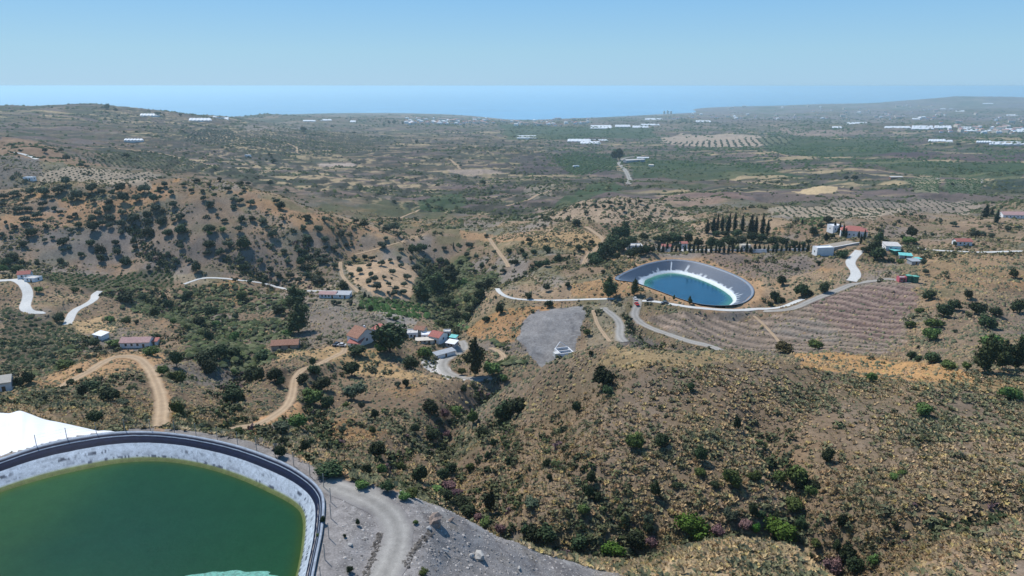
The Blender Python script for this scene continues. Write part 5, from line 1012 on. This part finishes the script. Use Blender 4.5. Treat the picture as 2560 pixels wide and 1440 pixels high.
road_all = [(l, w) for l, (_, _, w, _) in zip(RLINES, ROADS) if l[0][1] < 700]
def free(x, y, margin=.6):
    """clear of roads, reservoirs, houses"""
    k = np.ones(len(x), bool)
    for l, w in road_all:
        b = (x > l[:, 0].min() - w) & (x < l[:, 0].max() + w) & (y > l[:, 1].min() - w) & (y < l[:, 1].max() + w) & k
        if b.any():
            d, _ = segdist(x[b], y[b], l[::3]); kk = np.nonzero(b)[0]; k[kk[d < w / 2 + margin]] = False
    for rim in (g_rim, b_rim):
        R = np.array(rim); b = (x > R[:, 0].min() - 8) & (x < R[:, 0].max() + 8) & (y > R[:, 1].min() - 8) & (y < R[:, 1].max() + 8) & k; kk = np.nonzero(b)[0]
        if len(kk): d, _ = segdist(x[kk], y[kk], rim, True); k[kk[inpoly(x[kk], y[kk], rim) | (d < (3.2 if rim is b_rim else 2.6))]] = False
    for sx_, sy_, sr in SITES: k &= np.hypot(x - sx_, y - sy_) > sr * .8
    return k
def wp_(px): return [q for q in (P(u, v) for u, v in px) if q is not None]
PLANT = [wp_(q) for q in ([(1930,525),(2100,500),(2440,500),(2420,535),(2150,548),(1960,540)], [(100,430),(230,418),(400,440),(395,475),(250,460),(110,455)], [(2245,445),(2350,438),(2350,484),(2300,480)], [(2360,450),(2455,448),(2455,478),(2370,485)], [(1655,352),(1980,345),(1990,364),(1700,366)], [(455,350),(500,325),(580,322),(590,350),(520,358)])]
def unplanted(x, y):
    k = np.ones(len(x), bool)
    for q in PLANT: k &= ~inpoly(x, y, q)
    return k
def wp(px): return [q for q in (P(u, v) for u, v in px) if q is not None]
scree_poly = wp([(770,1190),(820,1196),(900,1208),(1000,1230),(1100,1265),(1190,1310),(1300,1360),(1420,1402),(1540,1432),(1640,1500),(1500,1600),(600,1600)])
field_poly = wp(FIELD)
slab_poly = wp([(1345,775),(1460,765),(1465,790),(1440,850),(1430,885),(1340,905),(1320,880),(1290,850),(1310,800)])
grove_poly = wp([(860,660),(960,650),(1030,665),(1050,690),(1030,745),(930,740),(885,705)])
def colsample(x, y):
    ja, jl = rowcol(x, y); return COL[np.clip(jl.round().astype(int), 0, NL - 1), np.clip(ja.round().astype(int), 0, NA - 1)]
def fan(n, y0, y1, a0=-.86, a1=.86, pw=0.0):
    t = rng.random(n); L = math.log(y0) + (math.log(y1) - math.log(y0)) * t; y = np.exp(L); return rng.uniform(a0, a1, n) * y, y
PAL = np.array([(.29, .225, .125), (.24, .19, .115), (.2, .17, .105), (.15, .14, .09), (.105, .10, .06), (.30, .22, .13), (.25, .17, .10), (.17, .135, .105), (.30, .245, .10), (.14, .11, .08)])
PALG = np.array([(.06, .075, .035), (.08, .1, .045), (.045, .06, .03), (.1, .11, .06), (.05, .065, .04), (.12, .13, .07)])
# near scrub tussocks on the hillsides
x, y = fan(300000, 62, 430); dn = np.clip(.42 + 2.0 * (fbm(x, y, 11, 401, 4) - .42), .14, 1); dn = dn * (1 - .45 * (colsample(x, y)[:, 0] > .3)); keep = rng.random(len(x)) < dn * sst(60, 110, y) * .95 + .02
keep &= free(x, y) & ~inpoly(x, y, scree_poly) & ~inpoly(x, y, slab_poly) & ~inpoly(x, y, gx_poly); x, y = x[keep], y[keep]
infield = inpoly(x, y, field_poly); kf = ~infield | (rng.random(len(x)) < .25); x, y = x[kf], y[kf]
gn = fbm(x, y, 16, 411, 3) + .1 * fbm(x, y, 60, 415, 2); size = (.18 + .55 * rng.random(len(x)) ** 2.5) * (1 + .5 * sst(150, 400, y)); pi = rng.integers(0, len(PAL), len(x)); c = PAL[pi]; pg = PALG[rng.integers(0, len(PALG), len(x))]
isg = (rng.random(len(x)) < sst(.5, .74, gn) * .5 + .10); c = np.where(isg[:, None], pg * .6 + np.array((.13, .125, .09)) * .5, c); gcx = colsample(x, y); c = np.where(isg[:, None], c, .75 * c + .4 * gcx); size = np.where(isg, size * 1.2, size)
nr = y < 185
scatter('scrub', 'dry tan and grey-green tussocks covering the farther hillsides', np.stack([x, y, gz(x, y) - .05], -1)[~nr], size[~nr], 1.0, c[~nr], OV, OF, scrub_m, 5, jit=.45)
scatter('dry_grass', 'dry tan and sage tussocks covering the near hillside', np.stack([x, y, gz(x, y) - .03], -1)[nr], size[nr] * 1.15, .95, c[nr] * np.array((1.5, 1.45, 1.32)), BV, BF, scrub_m, 15, jit=.35)
print('scrub', len(x))
x, y = fan(130000, 425, 800); keep = (rng.random(len(x)) < np.clip(.12 + 2.3 * (fbm(x, y, 26, 481, 4) - .42), .03, .9)) & free(x, y, 1) & unplanted(x, y) & ~inpoly(x, y, grove_poly); x, y = x[keep], y[keep]
size = (.45 + 1.25 * rng.random(len(x)) ** 2.4); c = PAL[rng.integers(0, len(PAL), len(x))] * .45 + PALG[rng.integers(0, len(PALG), len(x))] * .5; c = c * (.55 + .6 * rng.random((len(x), 1)))
scatter('low_scrub', 'grey-brown low scrub on the middle hills', np.stack([x, y, gz(x, y) - .08], -1), size, .85, c, OV, OF, scrub_m, 25, jit=.4)
# denser grey-green bushes in gullies and rough ground
x, y = fan(60000, 90, 760); gul = fbm(x, y, 34, 421, 3); keep = rng.random(len(x)) < sst(.52, .7, gul) * np.where((x > -.02 * y) & (y < 300), .04, .38) + .01
keep &= free(x, y, 1) & ~inpoly(x, y, scree_poly) & ~inpoly(x, y, slab_poly) & ~inpoly(x, y, grove_poly) & ~inpoly(x, y, field_poly) & ~inpoly(x, y, gx_poly); x, y = x[keep], y[keep]; size = (.5 + 1.4 * rng.random(len(x)) ** 2.2) * (.8 + y / 450); c = (.8 * PALG[rng.integers(0, len(PALG), len(x))] + np.array((.045, .038, .022))) * (.8 + .6 * rng.random((len(x), 1)))
scatter('undergrowth', 'low dark grey-green bushes filling gullies and rough slopes', np.stack([x, y, gz(x, y) - .15], -1), size * .8, .95, c, UV_, UF_, scrub_m, 6, jit=.2)
xs, ys = [], []
for ln_, wd in GULLY:
    L_ = np.array(ln_); tot = np.hypot(*np.diff(L_[:, :2], axis=0).T).sum(); n_ = int(tot * wd * .42); k = rng.integers(0, len(L_) - 1, n_); t_ = rng.random((n_, 1)); q = L_[k, :2] * (1 - t_) + L_[k + 1, :2] * t_ + rng.normal(0, wd * .26, (n_, 2)); xs.append(q[:, 0]); ys.append(q[:, 1])
x, y = np.concatenate(xs), np.concatenate(ys); k = (y > 60) & free(x, y, 1) & ~inpoly(x, y, scree_poly) & (rng.random(len(x)) < .3 + 1.0 * (fbm(x, y, 12, 461, 3) - .3)); x, y = x[k], y[k]; size = (.45 + 1.3 * rng.random(len(x)) ** 2) * (.85 + y / 600); c = PALG[rng.integers(0, len(PALG), len(x))] * (.6 + .7 * rng.random((len(x), 1))); c = np.where(rng.random((len(x), 1)) < .05, np.array((.13, .085, .085)), c)
scatter('ravine_bushes', 'dark bushes crowding the ravine beds', np.stack([x, y, gz(x, y) - .12], -1), size * .85, 1.05, c, UV_, UF_, scrub_m, 16, jit=.2)
# stones on the scree and on the near bare ground
x, y = fan(16000, 52, 90, -.35, .3); keep = inpoly(x, y, scree_poly) & free(x, y, .3); x, y = x[keep], y[keep]; size = .05 + .17 * rng.random(len(x)) ** 5 + .04 * rng.random(len(x)); c = (np.array((.3, .28, .26)) * (.45 + 1.1 * rng.random((len(x), 1))))
lk = np.array(catmull([P(u, v) for u, v in ((952,1335),(945,1360),(935,1395),(925,1425),(915,1450))], 60)); lk2 = np.array(catmull([P(u, v) for u, v in ((1075,1330),(1045,1365),(1025,1385),(1010,1420))], 40)); lk = np.concatenate([lk, lk2]); x = np.concatenate([x, lk[:, 0] + rng.normal(0, .22, len(lk))]); y = np.concatenate([y, lk[:, 1] + rng.normal(0, .22, len(lk))]); size = np.concatenate([size, .1 + .22 * rng.random(len(lk))]); c = np.concatenate([c, np.array((.11, .1, .09)) * (.6 + .8 * rng.random((len(lk), 1)))])
scatter('rubble', 'loose grey stones strewn over the scree', np.stack([x, y, gz(x, y) - .02], -1), size, .7, c, OV, OF, scrub_m, 7, cat='rubble')
# planted valley and plain vegetation
def rows_in(px, spacing, rowgap, ang, size, col, jit=.15, drop=.06, ymin=0):
    if ang == 'field': A_, B_ = P(2130, 720), P(2290, 737); ang = math.atan2(B_[1] - A_[1], B_[0] - A_[0])
    w = [q for q in (P(u, v, ymin) for u, v in px) if q is not None]; W_ = np.array(w); cx, cy = W_[:, 0].mean(), W_[:, 1].mean(); R = max(np.hypot(W_[:, 0] - cx, W_[:, 1] - cy)) ; i = np.arange(-R, R, spacing); j = np.arange(-R, R, rowgap); a, b = np.meshgrid(i, j); a = a.ravel(); b = b.ravel()
    a = a + rng.normal(0, jit * spacing, len(a)); b = b + rng.normal(0, jit * .5 * rowgap, len(b)); x = cx + a * math.cos(ang) - b * math.sin(ang); y = cy + a * math.sin(ang) + b * math.cos(ang)
    k = inpoly(x, y, w) & (rng.random(len(x)) > drop) & (y > 30); x, y = x[k], y[k]; k = free(x, y, 1.0) if len(x) and y.min() < 700 else np.ones(len(x), bool); x, y = x[k], y[k]; n = len(x)
    return x, y, size * (.75 + .5 * rng.random(n)), np.asarray(col) * (.7 + .6 * rng.random((n, 1)))
ORCH = [
 ([(1930,525),(2100,500),(2440,500),(2420,535),(2150,548),(1960,540)], 5.5, 7.5, 1.35, 1.5, (.06, .07, .045)),
 ([(2245,445),(2350,438),(2350,484),(2300,480)], 6, 10, 1.45, 2.0, (.05, .08, .04)), ([(2360,450),(2455,448),(2455,478),(2370,485)], 6, 8, 1.5, 2.0, (.05, .08, .04)),
 ([(100,430),(230,418),(400,440),(395,475),(250,460),(110,455)], 4.5, 7, 1.2, 1.3, (.06, .07, .045)), ([(455,350),(500,325),(580,322),(590,350),(520,358)], 11, 14, .9, 3.4, (.05, .06, .045)),
 ([(1655,352),(1980,345),(1990,364),(1700,366)], 16, 26, 1.3, 4.5, (.045, .06, .04)), ([(30,680),(420,680),(440,715),(240,725),(70,695)], 2.5, 4.2, 1.5, 1.3, (.04, .06, .025)),
 ([(0,770),(60,785),(180,822),(230,850),(150,920),(0,930)], 3.1, 4.6, 1.1, 1.5, (.04, .055, .03)), ([(1620,790),(1980,780),(2060,745),(2180,712),(2280,715),(2290,760),(2260,800),(2270,860),(2200,888),(1990,878),(1800,866),(1680,830)], 2.6, 7.6, 'field', .5, (.07, .062, .05)),
 ([(900,745),(1040,755),(1080,790),(1000,790),(900,770)], 3.2, 3.4, .3, 2.0, (.045, .085, .03)), ([(1340,540),(1450,500),(1560,495),(1720,530),(1700,545)], 9, 11, 1.2, 1.9, (.07, .08, .055)), ([(1500,560),(1700,545),(1760,600),(1640,600),(1520,590)], 6, 7, .2, 1.8, (.07, .085, .045)),
 ([(1380,395),(1440,380),(1540,385),(1540,425),(1440,440),(1400,420)], 8, 11, 1.2, 3, (.045, .075, .035)), ([(150,395),(390,385),(520,410),(420,440),(250,415)], 7, 9, .6, 1.8, (.065, .075, .05)), ([(1990,560),(2050,540),(2080,575),(2000,590)], 6, 6, .2, 2, (.06, .09, .04)),
 ([(580,330),(900,330),(950,380),(700,390),(560,360)], 12, 15, .5, 2.6, (.06, .07, .045)), ([(0,400),(110,405),(120,440),(0,455)], 6, 7, .4, 1.1, (.09, .09, .075)), ([(1650,645),(2000,645),(2030,668),(1980,695),(1880,680),(1780,655)], 3.2, 3.6, .2, .8, (.06, .06, .045)),
]
xs, ys, ss_, cs = [], [], [], []
for o_ in ORCH:
    a, b, c, d = rows_in(*o_); xs.append(a); ys.append(b); ss_.append(c); cs.append(d)
x, y = np.concatenate(xs), np.concatenate(ys); size = np.concatenate(ss_); c = np.concatenate(cs)
scatter('orchard_rows', 'countless small orchard trees and vines planted in rows', np.stack([x, y, gz(x, y) - .1], -1), size, .9, c, OV, OF, scrub_m, 8, cat='orchard')
print('orchard', len(x))
# green masses of the mid and far country, irregular with hedgerow lines
x, y = fan(270000, 560, 9000); a_ = x / y
dens = sst(.45, .62, fbm(x, y * .7, 150, 431, 4)) * .8 + .14; dens *= np.where(a_ > .0, 1.15, .75); line = abs(np.sin((gz(x, y) + 12 * fbm(x, y, 300, 71, 2)) / 5 * 3.14159 + .6)) < .3; dens = np.where(line & (a_ < .1) & (y < 3500), dens * 1.6 + .2, dens * .8)
n3_ = fbm(x, y, 160, 121); n1_ = fbm(x, y, 45, 101); wx_ = x * math.cos(.35) + y * math.sin(.35) + 40 * n3_; wy_ = -x * math.sin(.35) + y * math.cos(.35) + 60 * n1_
b1_, _ = voro(wx_ / 110., wy_ / 99., 5); b2_, _ = voro(wx_ / 240., wy_ / 216., 5); b_ = np.where(y < 2600, b1_, b2_); pl_ = b_ * 53 % 1; dens = dens * np.where(pl_ > .62, 1.7, np.where(pl_ > .3, .75, .16))
lx = x + 60 * n1_; ly = y + 40 * n3_ + 25 * n1_; st2 = fbm(lx / 5.0, ly, 34, 511, 3); dens = dens * np.where(y < 4500, .25 + 2.4 * sst(.48, .6, st2), 1)
lush = sst(.1, .2, a_ + .1) * sst(1300, 1700, y) * sst(5200, 4200, y); dens = np.clip(dens + .3 * lush * sst(.35, .5, fbm(x, y, 90, 441, 3)), 0, 1); dens *= sst(9000, 5000, y) * .7 + .3
gc = colsample(x, y); dens *= np.where(gc.sum(1) > .62, .12, 1)
keep = (rng.random(len(x)) < np.clip(dens * 3.0 * (fbm(x, y, 34, 471, 2) - .3), 0, .9) * sst(520, 800, y)); x, y, a_, lush = x[keep], y[keep], a_[keep], lush[keep]; z = gz(x, y); k = z > 1; x, y, z, lush = x[k], y[k], z[k], lush[k]
k = free(x, y, 1) & unplanted(x, y); x, y, z, lush = x[k], y[k], z[k], lush[k]
size = (.9 + 2.4 * rng.random(len(x)) ** 2.4) * (.7 + y / 1150); size = np.minimum(size, 15)
c = PALG[rng.integers(0, len(PALG), len(x))]; c = c * (.4 + .65 * rng.random((len(x), 1))); c = c * (1 - .5 * lush[:, None]) + np.array((.04, .085, .032)) * .5 * lush[:, None] * (.7 + .6 * rng.random((len(x), 1)))
scatter('distant_vegetation', 'far groves, hedges and bushes reading as one green-grey mass', np.stack([x, y, z - .3], -1), size * .8, .8, c, OV, OF, scrub_m, 9, cat='vegetation')
print('far veg', len(x))
# valley and foot-of-hill thickets
x, y = fan(26000, 240, 640, -.75, .1); n_ = fbm(x, y, 40, 451, 3)
TH = [wp(q) for q in ([(1050,650),(1160,640),(1250,690),(1190,760),(1160,835),(1090,820),(1050,760),(900,765),(890,745),(1030,750)], [(240,720),(440,720),(620,720),(700,760),(640,830),(560,860),(420,800),(300,770)], [(430,700),(600,850),(700,800),(720,740),(560,710)], [(460,840),(640,850),(690,900),(560,930),(470,900)], [(1230,850),(1300,880),(1330,910),(1250,930)], [(40,930),(180,870),(230,890),(120,950)], [(620,740),(760,730),(700,860),(600,870)])]
k = np.zeros(len(x), bool)
for q in TH: k |= inpoly(x, y, q)
k &= (rng.random(len(x)) < sst(.34, .55, n_)) & free(x, y, 1); x, y = x[k], y[k]; size = .9 + 1.5 * rng.random(len(x)) ** 2; c = PALG[rng.integers(0, len(PALG), len(x))] * (.7 + .5 * rng.random((len(x), 1)))
scatter('thicket', 'dense green thicket in the valley bottoms', np.stack([x, y, gz(x, y) - .2], -1), size, .9, c, DV1, DF1, scrub_m, 10, cat='thicket')
# ------------------------------------------------------------------ far greenhouses
plast = mat('greenhouse_plastic', (.6, .62, .64), rough=.5, noise=.05, nscale=.02, spec=.3)
GH = [(350,400,286,291,'on the left skyline ridge'),(472,530,297,303,'brightest one right of the skyline ridge'),(532,572,291,294.5,'small, behind the brightest one on the ridge'),(310,360,350,354,'alone on the left terraces by the red soil'),(757,790,301,304,'beyond the central terraces'),(875,890,302,306,'small, before the notch in the coast'),(800,830,299,302,'grey strip below the coastal knoll'),
 (1475,1531,314,322,'leftmost of the bright row before the coast'),(1537,1577,313,318,'second of the bright row before the coast'),(1580,1622,315,320,'third of the bright row before the coast'),(1600,1650,310.5,314,'behind the bright row before the coast'),(1612,1658,296,300,'nearest the seashore'),(1292,1344,340,347,'alone among dark groves left of centre plain'),(1418,1478,349,355,'upper left of the slanted pair in the green plain'),(1450,1502,355,360.5,'lower right of the slanted pair in the green plain'),(1474,1520,350,353,'thin, right of the slanted pair'),(1738,1778,302,306,'on the hazy coastal slope'),
 (2115,2170,306.5,311,'left strip on the right plain'),(2210,2278,316.5,321,'long strip beginning the right-hand belt'),(2278,2335,315,324,'widest of the right-hand belt'),(2335,2380,315,321,'right end of the first bright belt'),(2395,2450,318,323,'left of the dusty village at the right'),(2405,2500,322,329,'broad one under the dusty village'),(2500,2565,322,331,'at the right edge of the bright belt'),(2320,2366,350,355,'left piece of the lowest right strip'),(2366,2382,352,355.5,'small piece joining the lowest right strip'),(2440,2480,354,358,'middle piece of the lowest right strip'),(2472,2570,356,363,'bright long one at the right edge'),(2350,2365,271,273.5,'tiny, left below the hazy coastal hill'),(2372,2382,271,273,'tiny, beside another below the hazy hill'),(2388,2412,276.5,279,'below the hazy coastal hill'),(2456,2484,258,260,'on the hazy coastal hill'),(2280,2302,296,299,'under the pale bare hill'),(2080,2105,317,321,'small, before the right-hand belt'),(2515,2545,287,289.5,'right of the hazy coastal hill foot'),]
for u0, u1, v0, v1, w in GH:
    c4 = [P(u0, v1), P(u1, v1), P(u1 - (u1 - u0) * .06, v0), P(u0 + (u1 - u0) * .03, v0)]
    if any(q is None for q in c4): continue
    ym = c4[0][1]; c4 = [q if abs(q[1] / ym - 1) < .35 else np.array((q[0] / q[1] * ym * 1.1, ym * 1.1, c4[0][2])) for q in c4]
    z0 = float(gz(c4[0][0], c4[0][1])); hh = 2.6; o = link('greenhouse', None, None, (c4[0][0], c4[0][1], z0), 'white plastic greenhouse, ' + w, 'greenhouse', 'white greenhouses in the far country'); N_ = 6; V = []; F = []
    Q = [np.array((q[0] - c4[0][0], q[1] - c4[0][1], float(gz(q[0], q[1])) - z0 + hh)) for q in c4]
    for k in range(2 * N_ + 1):
        t = k / (2 * N_)
        for a, b in ((Q[0], Q[1]), (Q[3], Q[2])): q = a * (1 - t) + b * t; V.append((q[0], q[1], q[2] + (1.2 if k % 2 else 0)))
    F = [(2 * k, 2 * k + 2, 2 * k + 3, 2 * k + 1) for k in range(2 * N_)]; link('roof', mesh_np('roof', V, F, plast), o)
    W_ = [(q[0], q[1], q[2] - .05) for q in Q]; W_ += [(a, b, c_ - 14) for a, b, c_ in W_]; link('wall', mesh_np('wall', W_, [(k, (k + 1) % 4, 4 + (k + 1) % 4, 4 + k) for k in range(4)], plast), o)
# far town and coast houses
def town_proto(w, d, h, rm, wm):
    b = MB(); b.box(-w / 2, w / 2, -d / 2, d / 2, -6, h); wme = mesh_np('wall', b.v, b.f, wm); b = MB(); b.add([(-w * .54, -d * .54, h), (w * .54, -d * .54, h), (w * .54, d * .54, h), (-w * .54, d * .54, h), (-w * .25, 0, h + 2.6), (w * .25, 0, h + 2.6)], [(0, 1, 5, 4), (1, 2, 5), (2, 3, 4, 5), (3, 0, 4)]); return wme, mesh_np('roof', b.v, b.f, rm)
TP = [town_proto(16, 12, 7, red_m, white_m), town_proto(22, 12, 9, white_m, white_m), town_proto(14, 12, 6, brown_m, cream_m), town_proto(30, 14, 12, pink_m, cream_m)]
rt = random.Random(5); nt_ = 0; town = {}; TW = ['tiny red-roofed white house', 'small plain white building', 'tiny brown-roofed cream house', 'wide pink-roofed cream block']
TOWN = [(1015, 1290, 297, 312, 95, 'in the reddish coastal town'), (1290, 1470, 298, 316, 45, 'in the coastal town centre'), (1640, 1950, 268, 300, 40, 'on the hazy coastal strip'), (1950, 2350, 262, 300, 60, 'on the far hazy coast'), (2350, 2555, 318, 336, 32, 'in the dusty right-hand village'), (2180, 2560, 285, 312, 22, 'on the hazy right-hand plain')]
for u0, u1, v0, v1, n_, wd in TOWN:
    for k in range(n_):
        u = rt.uniform(u0, u1); v = rt.uniform(v0, v1); p = P(u, v)
        if p is None or p[2] < 2: continue
        i = rt.randrange(4); sc = 1.0 + p[1] / 14000 * rt.uniform(.6, 1.3); o = link('house', None, None, p, None, 'house', 'houses ' + wd); town.setdefault((TW[i], wd), []).append((o, u, v)); o.rotation_euler = (0, 0, rt.random() * 3.14); o.scale = (sc, sc, sc); nt_ += 1
        link('wall', TP[i][0], o); link('roof', TP[i][1], o)
for (w_, wd), ids in town.items():
    if len(ids) == 1: ids[0][0]['label'] = w_ + ' ' + wd; continue
    for q, t_ in split9(ids, lambda q: q[2], lambda q: q[1]): q[0]['label'] = w_ + ' ' + wd + t_
p = P(1669, 285); 
for k, (dx, hh) in enumerate(((-45, 34), (0, 40), (42, 32))):
    o = link('apartment_tower', None, None, (p[0] + dx, p[1], p[2]), ('left', 'middle', 'right')[k] + ' pale apartment tower of three on the seashore', 'tower block', 'seashore tower blocks'); b = MB(); b.box(-13, 13, -12, 12, -5, hh); b.out('wall', cream_m, o); b = MB(); b.box(-6, 6, -6, 6, hh, hh + 6); b.out('roof', grey_m, o)
# ------------------------------------------------------------------ haze
b = MB(); b.box(-62000, 62000, -300, 66000, -4, CAMZ + 8); hz = b.out('haze', None, kind='stuff'); hz['label'] = 'thin blue summer haze over land and sea'; hz['category'] = 'haze'
m = bpy.data.materials.new('haze'); m.use_nodes = True; t = m.node_tree; t.nodes.remove(t.nodes['Principled BSDF']); pv = t.nodes.new('ShaderNodeVolumePrincipled'); pv.inputs['Color'].default_value = (.60, .84, .94, 1); pv.inputs['Density'].default_value = HAZE; pv.inputs['Anisotropy'].default_value = .3
t.links.new(pv.outputs[0], t.nodes['Material Output'].inputs['Volume']); hz.data.materials.append(m)
